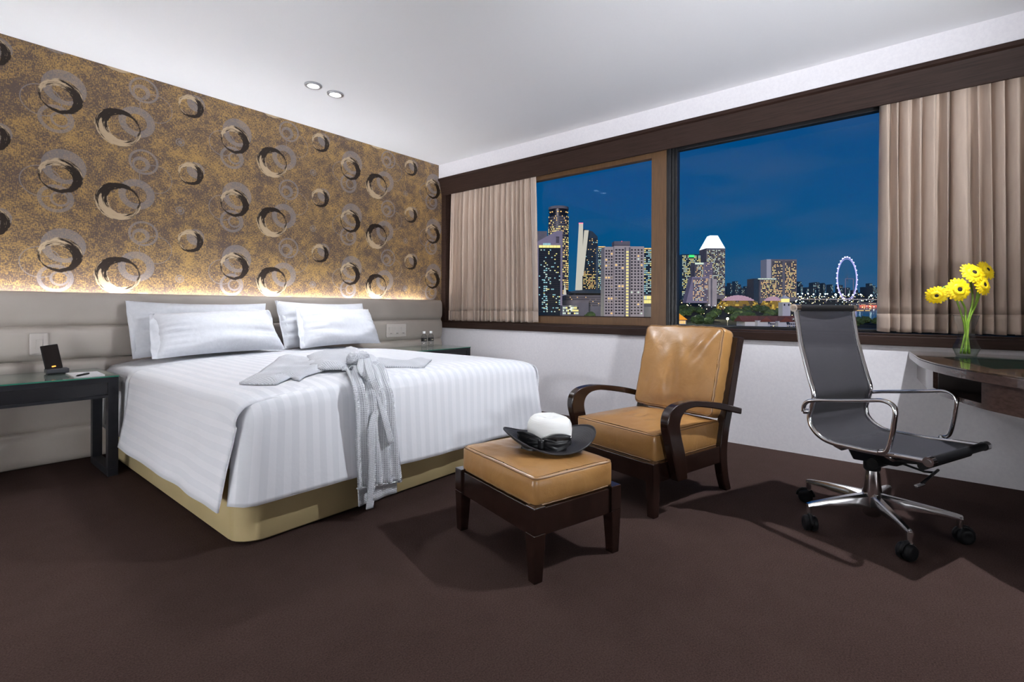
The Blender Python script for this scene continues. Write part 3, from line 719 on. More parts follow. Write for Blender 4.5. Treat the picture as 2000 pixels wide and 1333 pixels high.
# ================================================================== ARMCHAIR  (local axes: lateral to the far arm, forward, up)
FR = Vector((2.249, .976, 0)); AF = Vector((-.9704, .2413, 0)); AL = Vector((.2413, .9704, 0))
def A(l, f, z): return FR + AL * l + AF * f + UP * z
arm = thing('armchair', 'tan leather armchair with dark wooden frame and curved arms', 'armchair', A(.305, -.33, 0), math.atan2(AF.y, AF.x))
def quad(l0, l1, f0, f1, z): return [A(l0, f0, z), A(l1, f0, z), A(l1, f1, z), A(l0, f1, z)]
WA = .61
for l in (0.0, WA - .05):
    MB().hexa(quad(l + .004, l + .044, -.048, -.008, 0), quad(l, l + .05, -.056, 0, .262)).build('front_leg', M_darkwood, arm, bevel=.004)
    cb = [(-.690, 0), (-.660, .10), (-.650, .22), (-.672, .34), (-.712, .46), (-.765, .64), (-.824, .838)]
    cf = [(-.640, 0), (-.600, .10), (-.582, .22), (-.604, .34), (-.645, .46), (-.698, .64), (-.760, .846)]
    B_ = crom([(f, z, 0) for f, z in cb], 5); F_ = crom([(f, z, 0) for f, z in cf], 5)
    MB().loft([[A(l + .003, b.x, b.y), A(l + .047, b.x, b.y), A(l + .047, q_.x, q_.y), A(l + .003, q_.x, q_.y)] for b, q_ in zip(B_, F_)]).build('rear_leg', M_darkwood, arm, bevel=.004)
    MB().hexa(quad(l + .008, l + .042, -.60, -.057, .165), quad(l + .008, l + .042, -.59, -.057, .255)).build('side_rail', M_darkwood, arm, bevel=.002)
MB().hexa(quad(.0505, WA - .0505, -.046, -.012, .165), quad(.0505, WA - .0505, -.046, -.012, .255)).build('front_rail', M_darkwood, arm, bevel=.002)
MB().hexa(quad(.048, WA - .048, -.645, -.615, .165), quad(.048, WA - .048, -.645, -.615, .255)).build('back_rail', M_darkwood, arm, bevel=.002)
MB().hexa(quad(.048, WA - .048, -.805, -.775, .775), quad(.048, WA - .048, -.818, -.788, .835)).build('crest_rail', M_darkwood, arm, bevel=.003)
MB().hexa(quad(.048, WA - .048, -.700, -.672, .43), quad(.048, WA - .048, -.716, -.688, .49)).build('lower_rail', M_darkwood, arm, bevel=.003)
for k in range(5):
    l = .10 + k * .0925
    MB().hexa(quad(l, l + .045, -.699, -.685, .49), quad(l, l + .045, -.790, -.776, .776)).build('back_slat', M_darkwood, arm, bevel=.002)
MB().hexa(quad(.044, WA - .044, -.614, -.047, .238), quad(.044, WA - .044, -.614, -.047, .250)).build('seat_board', M_darkwood, arm)
# bent arms: profile in the side plane, swept sideways
out = crom([(f, z, 0) for f, z in [(-.135, .165), (-.103, .266), (-.063, .385), (-.050, .450), (-.066, .503), (-.118, .534), (-.205, .544), (-.300, .539), (-.507, .506), (-.718, .455)]], 6)
inn = crom([(f, z, 0) for f, z in [(-.212, .165), (-.196, .276), (-.163, .375), (-.150, .435), (-.165, .478), (-.205, .503), (-.262, .510), (-.330, .504), (-.507, .471), (-.712, .422)]], 6)
for l0, l1 in ((-.044, .0025), (WA - .0025, WA + .044)):
    MB().loft([[A(l0, a.x, a.y), A(l1, a.x, a.y), A(l1, b.x, b.y), A(l0, b.x, b.y)] for a, b in zip(out, inn)]).build('arm', M_darkwood, arm, smooth=True, bevel=.006, seg=3, angle=50)
def cushion(frame, L, F, T, name, parent, m, crown=.02, wr=.004, seed=0, r=.022, mid=None):
    """box cushion in a frame (origin, axis a, axis b, normal): rounded edges, crowned top, wrinkles, welt cords"""
    o, a, b, nn = frame; n = 30
    def side(u, v):
        a_, b_ = 2 * u - 1, 2 * v - 1; return (1 - abs(a_) ** 10) * (1 - abs(b_) ** 10)
    def pos(u, v, w, grow=0):
        return o + a * (L * u) + b * (F * v) + nn * w
    rings = []; mb = MB()
    def ringpts(inset, w, bulge=0):
        pts = []; k = 22
        def c(u, v):
            x = lerp(inset, L - inset, u); y = lerp(inset, F - inset, v); bl = bulge
            return o + a * x + b * y + nn * w
        rr = r
        cor = [(L - inset - rr, F - inset - rr, 0), (inset + rr, F - inset - rr, PI / 2), (inset + rr, inset + rr, PI), (L - inset - rr, inset + rr, 1.5 * PI)]
        for cx, cy, a0 in cor:
            for i in range(6):
                an = a0 + PI / 2 * i / 5; pts.append((cx + rr * math.cos(an), cy + rr * math.sin(an)))
        outp = []
        for i, p in enumerate(pts):
            q2 = pts[(i + 1) % len(pts)]; ln = math.hypot(q2[0] - p[0], q2[1] - p[1]); kk = 16 if ln > .1 else 1
            for j in range(kk):
                x, y = lerp(p[0], q2[0], j / kk), lerp(p[1], q2[1], j / kk)
                cxx, cyy = x - L / 2, y - F / 2; pf = bulge
                dx = pf * (1 - abs(2 * y / F - 1) ** 2) * (1 if abs(cxx) > L / 2 - inset - rr * .9 else 0) * (1 if cxx > 0 else -1)
                dy = pf * (1 - abs(2 * x / L - 1) ** 2) * (1 if abs(cyy) > F / 2 - inset - rr * .9 else 0) * (1 if cyy > 0 else -1)
                wv = noise.noise(Vector((x * 26 + seed, y * 26, w * 6))) * wr
                outp.append(o + a * (x + dx + wv) + b * (y + dy + wv) + nn * w)
        return outp
    lev = [(.014, 0), (.003, .006), (0, .014), (0, T * .35), (0, T * .65), (0, T - .014), (.004, T - .005), (.012, T)]
    for ins, w in lev:
        rings.append(ringpts(ins, w, .008 * math.sin(PI * min(1, max(0, w / T)))))
    mb.loft(rings, True, False)
    # top and bottom filled with concentric rings so the crown and creases show
    for w0, sg in ((T, 1), (0, -1)):
        base = rings[-1] if sg > 0 else rings[0]; cen = o + a * (L / 2) + b * (F / 2) + nn * w0; rs = []
        for s in [1 - k / 14 for k in range(15)]:
            row = []
            for p in base:
                q2 = lerp(cen, p, max(s, .002)); x, y = (q2 - o).dot(a) / L, (q2 - o).dot(b) / F
                h = crown * (1 - abs(2 * x - 1) ** 2.4) * (1 - abs(2 * y - 1) ** 2.4)
                h += (1 - s ** 6) * (noise.noise(Vector((x * 4 + seed, y * 4, seed))) * wr * 2 + noise.noise(Vector((x * 16 + seed, y * 5, 3))) * wr)
                if mid: h += mid(x, y)
                row.append(q2 + nn * (h * sg))
            rs.append(row)
        mb.loft(rs, True, False)
    ob = mb.build(name, m, parent, smooth=True)
    for lv in (6, 1):
        rg = rings[lv]; MB().tube(rg + rg[:1], .0032, 6, False).build('piping', M_seam, ob, smooth=True)
    return ob
cushion((A(.034, -.625, .252), AL, AF, UP), .542, .575, .135, 'seat_cushion', arm, M_leather, .030, .004, 1)
bn = Vector((0, 0, 0)); bu = (A(0, -.66, .887) - A(0, -.535, .415)).normalized(); bnorm = AL.cross(bu).normalized()
if bnorm.dot(AF) < 0: bnorm = -bnorm
def backmid(x, y): 
    return -.016 * math.exp(-((x - .52) / .055) ** 2) * sstep(.02, .35, y) * sstep(.85, .55, y) + .006 * math.sin((x * 1.0 + y * .55) * 60) * sstep(.55, 0, abs(x - .15)) * sstep(.5, .1, x) * .5
cushion((A(.038, -.650, .388), AL, bu, bnorm), .535, .505, .105, 'back_cushion', arm, M_leather, .028, .005, 7, .03, backmid)
# ================================================================== OTTOMAN
OC = Vector((1.462, 1.086, 0)); O1 = Vector((.9655, -.2604, 0)); O2 = Vector((.2604, .9655, 0)); OW, OD = .410, .540
def O(a, b, z): return OC + O1 * a + O2 * b + UP * z
ot = thing('ottoman', 'tan leather ottoman on dark wooden legs in front of the armchair', 'ottoman', O(OW / 2, OD / 2, 0), math.atan2(O1.y, O1.x))
def oq(a0, a1, b0, b1, z): return [O(a0, b0, z), O(a1, b0, z), O(a1, b1, z), O(a0, b1, z)]
e_ = -.022
for a, sa in ((e_, 1), (OW - e_, -1)):
    for b, sb in ((e_, 1), (OD - e_, -1)):
        g = lambda ins, wd, z: oq(min(a + sa * ins, a + sa * (ins + wd)), max(a + sa * ins, a + sa * (ins + wd)), min(b + sb * ins, b + sb * (ins + wd)), max(b + sb * ins, b + sb * (ins + wd)), z)
        MB().hexa(g(.006, .038, 0), g(0, .054, .18)).hexa(g(0, .054, .18), g(0, .054, .278)).build('leg', M_darkwood, ot, bevel=.003)
for a0, a1, b0, b1 in ((.033, OW - .033, -.012, .018), (.033, OW - .033, OD - .018, OD + .012), (-.012, .018, .033, OD - .033), (OW - .018, OW + .012, .033, OD - .033)):
    MB().hexa(oq(a0, a1, b0, b1, .168), oq(a0, a1, b0, b1, .268)).build('rail', M_darkwood, ot, bevel=.002)
MB().hexa(oq(.019, OW - .019, .019, OD - .019, .235), oq(.019, OW - .019, .019, OD - .019, .262)).build('seat_board', M_darkwood, ot)
cushion((O(.0, .0, .2685), O1, O2, UP), OW, OD, .108, 'cushion', ot, M_leather, .022, .004, 12)
# ================================================================== HAT
HC = onz(1069, 880, .405); HC = Vector((1.812, 1.270, .402))
hat = thing('sun_hat', 'white straw hat with wide black brim and black bow lying on the ottoman', 'hat', HC, math.radians(-25))
def HT(x, y, z): return Matrix.Translation(HC) @ Matrix.Rotation(math.radians(-25), 4, 'Z') @ Vector((x, y, z))
rows = []
def brimz(an, k):
    return .004 + .048 * max(0, k - .2) ** 1.4 * (1.0 + .85 * math.cos(2 * (an + math.radians(12))) + .15 * math.cos(an - 2.4))
for i in range(15):
    k = i / 14; r = lerp(.090, .198, k)
    rows.append([HT(r * 1.04 * math.cos(an), r * .96 * math.sin(an), brimz(an, k)) for an in [2 * PI * j / 64 for j in range(64)]])
MB().loft(rows, True, False).build('brim', M_hatblack, hat, smooth=True, solid=.004, off=1)
MB().tube(rows[-1] + rows[-1][:1], .003, 6, False).build('brim_edge', M_hatblack, hat, smooth=True)
cr_ = []
for r, z in ((.0935, .004), (.098, .03), (.1005, .06), (.098, .082), (.090, .099), (.076, .109), (.056, .111), (.034, .107), (.014, .101), (.001, .099)):
    cr_.append([HT(r * .98 * math.cos(an), r * math.sin(an), z * 1.13 - (.006 * max(0, math.cos(2 * an)) if z > .09 else 0)) for an in [2 * PI * j / 48 for j in range(48)]])
MB().loft(cr_, True, False).build('crown', M_hatwhite, hat, smooth=True)
bd = MB().loft([[HT((.0965 + .0015 * k) * .985 * math.cos(an), (.0965 + .0015 * k) * math.sin(an), .005 + .030 * k) for an in [2 * PI * j / 48 for j in range(48)]] for k in (0, 1)], True, False).build('ribbon', M_ribbon, hat, smooth=True, solid=.002)
BA = math.radians(224); bc = Vector((.112 * math.cos(BA), .112 * math.sin(BA), .028)); bt = Vector((-math.sin(BA), math.cos(BA), 0)); bo = Vector((math.cos(BA), math.sin(BA), 0))
for sg in (-1, 1):
    for lift, ln, wd in ((.014, .118, .036), (-.012, .100, .034)):
        G = []
        for i in range(9):
            u = i / 8; row = []
            for j in range(7):
                v = j / 6 - .5; w = wd * (.35 + .9 * math.sin(PI * min(1, u * .8 + .1)))
                p = bc + bt * (sg * ln * u) + UP * (lift * u * 1.4 + v * w * 1.6) + bo * (.012 * math.sin(PI * u) + .007 * math.sin(v * 14 + u * 3 + sg)) - bo * (.02 * u * u)
                row.append(HT(*p))
            G.append(row)
        MB().grid(G).build('bow_loop', M_ribbon, hat, smooth=True, solid=.002)
kn = MB(); kr = [[HT(*(bc + bo * (.012 + .013 * math.cos(q_)) + UP * (.020 * s_) + bt * (.014 * math.sin(q_)))) for q_ in [2 * PI * k / 10 for k in range(10)]] for s_ in (-1, -.5, 0, .5, 1)]
kn.loft(kr).build('bow_knot', M_ribbon, hat, smooth=True)
# ================================================================== OFFICE CHAIR (local: lateral to the far side, forward, up)
CB = Vector((2.836, .172, 0)); CF = Vector((-.3838, -.9234, 0)); CL = Vector((.9234, -.3838, 0))
def K(l, f, z): return CB + CL * l + CF * f + UP * z
oc_ = thing('office_chair', 'high-backed charcoal mesh office chair with chrome arms and star base', 'office chair', CB, math.atan2(CF.y, CF.x))
railp = [(-.214, 1.010), (-.206, .951), (-.190, .850), (-.174, .785), (-.146, .680), (-.126, .610), (-.136, .550), (-.147, .505), (-.136, .460), (-.100, .424), (-.045, .406), (.047, .405), (.124, .407), (.215, .414), (.318, .420)]
RC = crom([(f, z, 0) for f, z in railp], 7); HW = .240
for sg in (-1, 1):
    MB().tube([K(sg * HW, p.x, p.y) for p in RC], .0105, 10).build('side_rail', M_chrome, oc_, smooth=True)
    for p in (RC[0], RC[-1]):
        cpx = MB().cyl(K(sg * (HW - .016), p.x, p.y), K(sg * (HW + .016), p.x, p.y), .019, 18).build('rail_cap', M_chrome, oc_, smooth=True, angle=40)
        MB().cyl(K(sg * (HW + .0165), p.x, p.y), K(sg * (HW + .0185), p.x, p.y), .010, 14).build('cap_screw', M_alu, cpx)
    # loop armrest
    ap = [(-.158, .528), (-.156, .556), (-.138, .577), (-.100, .588), (.00, .604), (.113, .623), (.165, .631), (.198, .622), (.213, .597), (.209, .55), (.203, .505), (.193, .455), (.180, .428), (.155, .418)]
    AC = crom([(f, z, 0) for f, z in ap], 6); oo = .024
    rings = []
    for i, p in enumerate(AC):
        a_, b_ = AC[max(0, i - 1)], AC[min(len(AC) - 1, i + 1)]; tg = (b_ - a_).normalized(); nrm = Vector((-tg.y, tg.x, 0)); ring = []
        for kq in range(12):
            an = 2 * PI * kq / 12; d_ = nrm * (.0085 * math.sin(an)); ring.append(K(sg * (HW + oo) + .0150 * math.cos(an), p.x + d_.x, p.y + d_.y))
        rings.append(ring)
    MB().loft(rings).build('armrest', M_chrome, oc_, smooth=True)
    for p in (ap[0], ap[-1]):
        MB().cyl(K(sg * HW, p[0] + .012, p[1]), K(sg * (HW + oo), p[0], p[1]), .012, 12).build('arm_mount', M_chrome, oc_, smooth=True)
N = 14; G = []
for p in RC:
    G.append([K(lerp(-HW + .006, HW - .006, j / N), p.x, p.y) - UP * 0 + K(0, 0, 0) * 0 + (CF * -.012 * math.sin(PI * j / N) if p.y > .5 else UP * -.010 * math.sin(PI * j / N)) for j in range(N + 1)])
slg = MB().grid(G).build('mesh_sling', M_mesh, oc_, smooth=True, solid=.003, off=0)
for p in (RC[0], RC[-1]):
    MB().cyl(K(-HW + .017, p.x, p.y), K(HW - .017, p.x, p.y), .0165, 16).build('end_roller', M_blackplastic, oc_, smooth=True, angle=40)
for f, z in ((-.03, .388), (.17, .392)):
    MB().tube([K(-HW, f, z + .012), K(-HW * .8, f, z - .01), K(HW * .8, f, z - .01), K(HW, f, z + .012)], .010, 8).build('spreader_bar', M_alu, oc_, smooth=True)
MB().tube([K(-HW, -.222, .955), K(-HW * .8, -.240, .948), K(HW * .8, -.240, .948), K(HW, -.222, .955)], .008, 8).build('back_stretcher', M_alu, oc_, smooth=True)
# tilt mechanism
MB().hexa([K(-.045, -.06, .30), K(.045, -.06, .30), K(.045, .12, .315), K(-.045, .12, .315)], [K(-.12, -.05, .372), K(.12, -.05, .372), K(.12, .18, .380), K(-.12, .18, .380)]).build('tilt_housing', M_blackplastic, oc_, bevel=.008)
MB().cyl(K(-.10, .05, .318), K(.12, .05, .318), .023, 18).build('tension_knob', M_blackplastic, oc_, smooth=True, angle=40)
MB().cyl(K(-.20, .275, .385), K(.20, .275, .385), .016, 14).build('front_bar', M_blackplastic, oc_, smooth=True, angle=40)
MB().hexa([K(-.10, .12, .345), K(.10, .12, .345), K(.10, .28, .370), K(-.10, .28, .370)], [K(-.10, .12, .375), K(.10, .12, .375), K(.10, .28, .395), K(-.10, .28, .395)]).build('front_plate', M_blackplastic, oc_, bevel=.004)
lv = MB().tube([K(.04, .09, .315), K(.10, .16, .285), K(.16, .17, .275)], .005, 8).build('lever', M_blackplastic, oc_, smooth=True)
MB().tube([K(-.02, .20, .263), K(.19, .175, .283)], .006, 8).build('lever_bar', M_blackplastic, lv, smooth=True)
MB().box((-.03, -.009, -.005), (.03, .009, .005), M=Matrix.Translation(K(-.045, .203, .261)) @ Matrix.Rotation(math.atan2(CL.y, CL.x), 4, 'Z')).build('lever_grip', M_alu, lv, bevel=.003)
MB().lathe([(.030, .262), (.034, .27), (.034, .315), (.028, .325)], CB, 20).build('upper_collar', M_blackplastic, oc_, smooth=True, angle=40)
MB().lathe([(.040, .12), (.040, .15), (.036, .19), (.031, .245), (.029, .262)], CB, 24).build('column_cover', M_chrome, oc_, smooth=True, angle=40)
MB().lathe([(.026, .052), (.034, .060), (.038, .085), (.040, .12)], CB, 24).build('hub', M_alu, oc_, smooth=True, angle=40)
for k in range(5):
    an = math.radians(62.8 + 72 * k); dr = Vector((math.cos(an), math.sin(an), 0)); sd = Vector((-dr.y, dr.x, 0)); rings = []
    for r, zt, zb, w in ((.030, .158, .098, .021), (.12, .148, .104, .018), (.22, .135, .108, .0145), (.300, .122, .104, .012), (.318, .117, .101, .012)):
        c0 = CB + dr * r
        rings.append([c0 + sd * w + UP * zb, c0 + sd * w * 1.0 + UP * (zt - .012), c0 + sd * w * .55 + UP * zt, c0 - sd * w * .55 + UP * zt, c0 - sd * w + UP * (zt - .012), c0 - sd * w + UP * zb])
    lg = MB().loft(rings).build('base_leg', M_alu, oc_, smooth=True, angle=35)
    e0 = CB + dr * .309
    MB().cyl(e0 + UP * .064, e0 + UP * .112, .0115, 14).build('caster_stem', M_alu, lg, smooth=True, angle=40)
    ca = an + math.radians((35, 70, -60, 20, 100)[k]); td = Vector((math.cos(ca), math.sin(ca), 0)); ax = Vector((-td.y, td.x, 0)); wc = e0 + td * .014 + UP * .0335
    for sg in (-1, 1):
        prof = [(.004, .0325), (.020, .0335), (.026, .0295), (.029, .019), (.027, .012)]
        R_ = [[wc + ax * (sg * o_) + (td * math.cos(q_) + UP * math.sin(q_)) * r_ for q_ in [2 * PI * j / 20 for j in range(20)]] for o_, r_ in prof]
        MB().loft(R_).build('caster_wheel', M_blackplastic, oc_, smooth=True, angle=45)
    MB().tube([wc + UP * (.036 * math.sin(q_)) + td * (.036 * math.cos(q_)) for q_ in [PI * j / 8 for j in range(9)]], .0085, 8).build('caster_hood', M_blackplastic, oc_, smooth=True)
# ================================================================== DESK
dk = [(XW - .002, .058), (3.784, .044), (3.56, .024), (3.368, .004), (3.143, -.044), (3.001, -.093), (2.840, -.165), (2.745, -.225), (2.647, -.305), (2.52, -.47), (2.43, -.70), (2.40, -1.0), (2.40, -1.60)]
DC = crom([(x, y, 0) for x, y in dk], 5)
desk = thing('desk', 'curved dark walnut desk fixed to the window wall under the right curtain', 'desk', (3.2, -.9, 0))
def inset(d):
    o = []
    for i, p in enumerate(DC):
        tg = (DC[min(i + 1, len(DC) - 1)] - DC[max(0, i - 1)]).normalized(); nrm = Vector((tg.y, -tg.x, 0))
        if nrm.y > 0 and nrm.x < 0 or nrm.y > .5: nrm = -nrm
        if nrm.x < 0: nrm = -nrm
        o.append(Vector((min(p.x + nrm.x * d, XW - .002), p.y - abs(nrm.y) * d, 0)))
    return o
tp = [Vector((p.x, p.y, .706)) for p in DC] + [Vector((XW - .002, -1.60, .706))]
MB().prism(tp, (0, 0, .038)).build('edge_band', M_desk, desk, bevel=.003)
tp2 = [Vector((p.x, p.y, .7442)) for p in inset(.001)] + [Vector((XW - .002, -1.60, .7442))]
MB().prism(tp2, (0, 0, .006)).build('top', M_desktop, desk, bevel=.001)
mt = [Vector((x, y, .7503)) for x, y in ((3.50, -.095), (3.25, -.165), (2.965, -.245), (3.05, -.345), (3.20, -.52), (3.62, -.52), (3.66, -.20))]
MB().prism(mt, (0, 0, .0012)).build('writing_inlay', M_mat, desk)
I1, I2 = inset(.036), inset(.056)
def wallseg(i0, i1, z0, z1, m, nm):
    mb = MB()
    for i in range(i0, i1):
        a, b, c, d = I1[i], I1[i + 1], I2[i + 1], I2[i]
        mb.hexa([Vector((q_.x, q_.y, z0)) for q_ in (a, b, c, d)], [Vector((q_.x, q_.y, z1)) for q_ in (a, b, c, d)])
    return mb.build(nm, m, desk)
ia = min(range(len(DC)), key=lambda i: abs(DC[i].x - 3.30)); ib = min(range(len(DC)), key=lambda i: abs(DC[i].x - 2.84))
wallseg(2, ia, .600, .7055, M_desk, 'apron'); wallseg(ib, len(DC) - 1, .600, .7055, M_desk, 'apron')
wallseg(ia, ib, .600, .612, M_desk, 'niche_lip')
bt_ = [Vector((p.x, p.y, .590)) for p in I1[2:]] + [Vector((XW - .002, -1.59, .590))] + [Vector((XW - .002, I1[2].y, .590))]
MB().prism(bt_, (0, 0, .010)).build('underside', M_desk, desk)
for i in (ia, ib):
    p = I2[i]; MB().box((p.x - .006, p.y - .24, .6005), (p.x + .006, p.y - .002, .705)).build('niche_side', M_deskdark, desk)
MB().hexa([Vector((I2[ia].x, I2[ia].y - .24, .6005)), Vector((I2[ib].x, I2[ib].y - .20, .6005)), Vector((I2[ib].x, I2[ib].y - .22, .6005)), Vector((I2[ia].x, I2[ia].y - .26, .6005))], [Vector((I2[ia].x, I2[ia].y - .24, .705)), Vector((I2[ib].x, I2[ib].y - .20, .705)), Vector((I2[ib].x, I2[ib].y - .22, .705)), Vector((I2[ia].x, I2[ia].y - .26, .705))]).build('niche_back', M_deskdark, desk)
MB().box((2.44, -1.595, 0), (XW - .003, -1.565, .5895)).build('side_panel', M_desk, desk)
# ================================================================== VASE AND FLOWERS
VP = Vector((3.656, -.191, .750)); ZD = VP.dot(FW)
vase = thing('glass_vase', 'clear waisted glass vase holding yellow flowers on the desk', 'vase', VP)
VV = VP + UP * .0008
MB().lathe([(.001, .0), (.044, .0), (.050, .018), (.060, .045), (.056, .060), (.044, .085), (.036, .115), (.034, .135), (.038, .165), (.048, .195), (.054, .222)], VV, 10, False).build('bowl', M_glass, vase, smooth=True, angle=25)
MB().lathe([(.001, .003), (.040, .003), (.046, .018), (.056, .045), (.051, .062), (.001, .063)], VV, 20, False).build('water', M_water, vase, smooth=True, angle=40)
MB().tube([VV + Vector((.054 * math.cos(q_), .054 * math.sin(q_), .222)) for q_ in [2 * PI * j / 20 for j in range(21)]], .0016, 6, False).build('rim', M_glass, vase, smooth=True)
def flower(px, py, r, face, base, bend, label, dz=0.0):
    c = at(px, py, ZD + dz); f = Vector(face).normalized(); f = (RT * f.x + UP * f.y - FW * f.z).normalized()
    fl = thing('gerbera', label, 'flower', VP + UP * .02, 0, 'yellow gerberas')
    ux = f.cross(UP).normalized(); uy = ux.cross(f).normalized(); rnd = random.Random(int(px))
    mb = MB()
    for lay, (n, rr, tl, off) in enumerate(((19, 1.0, .10, 0), (19, .88, .22, .5), (16, .55, .40, .2))):
        for k in range(n):
            an = 2 * PI * (k + off) / n + rnd.uniform(-.06, .06); L = r * rr * rnd.uniform(.93, 1.05); dr = ux * math.cos(an) + uy * math.sin(an); sd = f.cross(dr); w = r * .135
            G = []
            for s_, ww, up_ in ((.16, .35, 0), (.45, .85, tl * .35), (.75, 1.0, tl * .30), (.93, .75, tl * .05), (1.0, .30, -tl * .1)):
                G.append([c + dr * (L * s_) + sd * (w * ww * v_) + f * (r * (up_ + .05 * lay) - abs(v_) * .002 + .0012 * lay) for v_ in (-1, 0, 1)])
            mb.grid(G)
    mb.build('petals', M_petal, fl, smooth=True)
    MB().loft([[c + f * (r * h_) + (ux * math.cos(q_) + uy * math.sin(q_)) * (r * k_) for q_ in [2 * PI * j / 16 for j in range(16)]] for k_, h_ in ((.30, .06), (.26, .20), (.10, .24), (.005, .245))], True, False).build('eye', M_petalback, fl, smooth=True)
    MB().loft([[c + f * (r * h_) + (ux * math.cos(q_) + uy * math.sin(q_)) * (r * k_) for q_ in [2 * PI * j / 16 for j in range(16)]] for k_, h_ in ((.36, .10), (.30, .19), (.25, .17))], True, False).build('eye_ring', M_ring, fl, smooth=True)
    b0 = VP + RT * base[0] + FW * base[1] + UP * .015
    nk = VP + RT * base[2] + UP * .21
    MB().tube(crom([b0, lerp(b0, nk, .55), nk, at(*bend, ZD + .01), c - f * (r * .35), c - f * (r * .03)], 6), .0045, 8).build('stem', M_stem, fl, smooth=True)
flower(1829, 577, .050, (-.55, -.25, .75), (.022, .01, -.02), (1855, 560), 'yellow gerbera drooping at the far left of the vase', -.01)
flower(1871, 566, .065, (-.1, .05, 1), (.01, -.01, -.004), (1884, 600), 'largest yellow gerbera facing the room, low in the middle', -.03)
flower(1900, 534, .062, (-.05, .45, .9), (-.02, .012, .012), (1900, 585), 'yellow gerbera at the top of the bunch', -.02)
flower(1919, 557, .058, (.25, .15, .95), (-.015, -.012, .018), (1906, 590), 'yellow gerbera at the right below the topmost one', -.03)
flower(1926, 528, .056, (.20, .35, .9), (0, .016, .020), (1912, 580), 'yellow gerbera at the back right, half hidden by the topmost one', .06)
# ================================================================== THE CITY OUTSIDE
E0, SL_ = 40.0, (CY - 563.0) / FPX             # eye 40 m above the street, land rising gently towards the horizon
def gz_(w): return 1.0 - E0 + w * SL_
def G_(l, w, z): return Vector((FW.x * w + RT.x * l, FW.y * w + RT.y * l, z))
def lat_(px, w): return (px - CX) / FPX * w
def zt_(py, w): return 1.0 + (CY - py + .0042 * 350) / FPX * w
M_ground = noisy(mat('city_ground', rough=.95, spec=.1), (.016, .018, .017), (.040, .042, .036), .02)
M_river = mat('dark_river', (.006, .014, .030), .12, spec=.6)
M_conc = noisy(mat('pale_concrete', rough=.85), (.48, .44, .43), (.54, .50, .49), .05)
M_concd = noisy(mat('grey_concrete', rough=.85), (.14, .14, .17), (.19, .19, .22), .05)
M_lilac = noisy(mat('lilac_cladding', rough=.7), (.26, .24, .33), (.31, .28, .38), .05)
M_dkglass = mat('dark_curtain_wall', (.010, .018, .030), .2)
M_bluegl = mat('blue_curtain_wall', (.030, .055, .085), .25)
M_wdark = mat('unlit_window', (.012, .012, .018), .3)
M_wwarm = emit('warm_lit_window', (1, .62, .22), 1.1); M_wyel = emit('yellow_lit_window', (1, .86, .30), 1.1); M_wwht = emit('white_lit_window', (.85, 1, .85), .8)
M_wcool = emit('cool_lit_window', (.45, .85, .95), .8); M_wdim = emit('dim_lit_window', (.7, .55, .35), .30)
M_crown = emit('floodlit_crown', (.93, .98, 1), 1.5); M_red = emit('red_beacon', (1, .08, .15), 3); M_green = emit('green_sign', (.05, .9, .2), 1.2)
M_gold = emit('gold_lit_shell', (1, .66, .10), .55); M_gold2 = emit('gold_dim_shell', (1, .60, .08), .20); M_gold3 = mat('bronze_shell', (.10, .07, .03), .5); M_pinkroof = emit('pink_lit_shell', (.80, .50, .66), .55); M_lampc = emit('street_lamp_light', (.75, 1, .95), 9); M_lampw = emit('warm_lamp_light', (1, .75, .30), 9)
M_star = emit('bright_lamp_light', (1, .80, .35), 60); M_wheel = emit('wheel_light', (.55, .50, 1.0), 1.3); M_wheelw = emit('wheel_white_light', (.9, .88, 1), 1.8)
M_slab = emit('floodlit_slab', (.95, .90, .78), .62); M_orange = emit('orange_lit_roof', (1, .38, .03), .9); M_redlit = emit('red_lit_stand', (1, .22, .16), .8)
M_leaf = noisy(mat('dark_foliage', rough=.8), (.020, .045, .012), (.050, .095, .022), .35); M_trunk = mat('trunk', (.03, .02, .015), .9)
M_roofred = mat('red_tile_roof', (.13, .030, .022), .8); M_whitewash = mat('whitewash', (.50, .52, .58), .8)
WL = [M_wdark, M_wwarm, M_wyel, M_wwht, M_wcool, M_wdim]
def outbox(mb, l0, l1, w0, w1, z0, z1, mi=0):
    mb.add([G_(l0, w0, z0), G_(l1, w0, z0), G_(l1, w1, z0), G_(l0, w1, z0), G_(l0, w0, z1), G_(l1, w0, z1), G_(l1, w1, z1), G_(l0, w1, z1)], [(0, 3, 2, 1), (4, 5, 6, 7), (0, 1, 5, 4), (1, 2, 6, 5), (2, 3, 7, 6), (3, 0, 4, 7)], mi)
def windows(parent, px0, px1, p0, p1, w, cols, rows, ww=.6, hh=.55, probs=(.5, .5), kinds=(0, 1), seed=1, name='windows', skip=None):
    """a field of window boxes standing a little proud of a front at depth w"""
    rnd = random.Random(seed); mb = MB(); l0, l1, z1, z0 = lat_(px0, w), lat_(px1, w), zt_(p0, w), zt_(p1, w); cw, rh = (l1 - l0) / cols, (z1 - z0) / rows
    for r in range(rows):
        for c in range(cols):
            if skip and skip(c, r): continue
            q_ = rnd.random(); k = kinds[-1]; acc = 0
            for pb, kd in zip(probs, kinds):
                acc += pb
                if q_ < acc: k = kd; break
            a = l0 + cw * (c + .5 - ww / 2); z = z0 + rh * (r + .5 - hh / 2)
            outbox(mb, a, a + cw * ww, w - .25, w - .01, z, z + rh * hh, k)
    return tag(mb.build(name, WL, parent), kind='stuff')
def bthing(name, label, px0, px1, w): return thing(name, label, 'building', G_(lat_((px0 + px1) / 2, w), w, gz_(w)), -YAW)
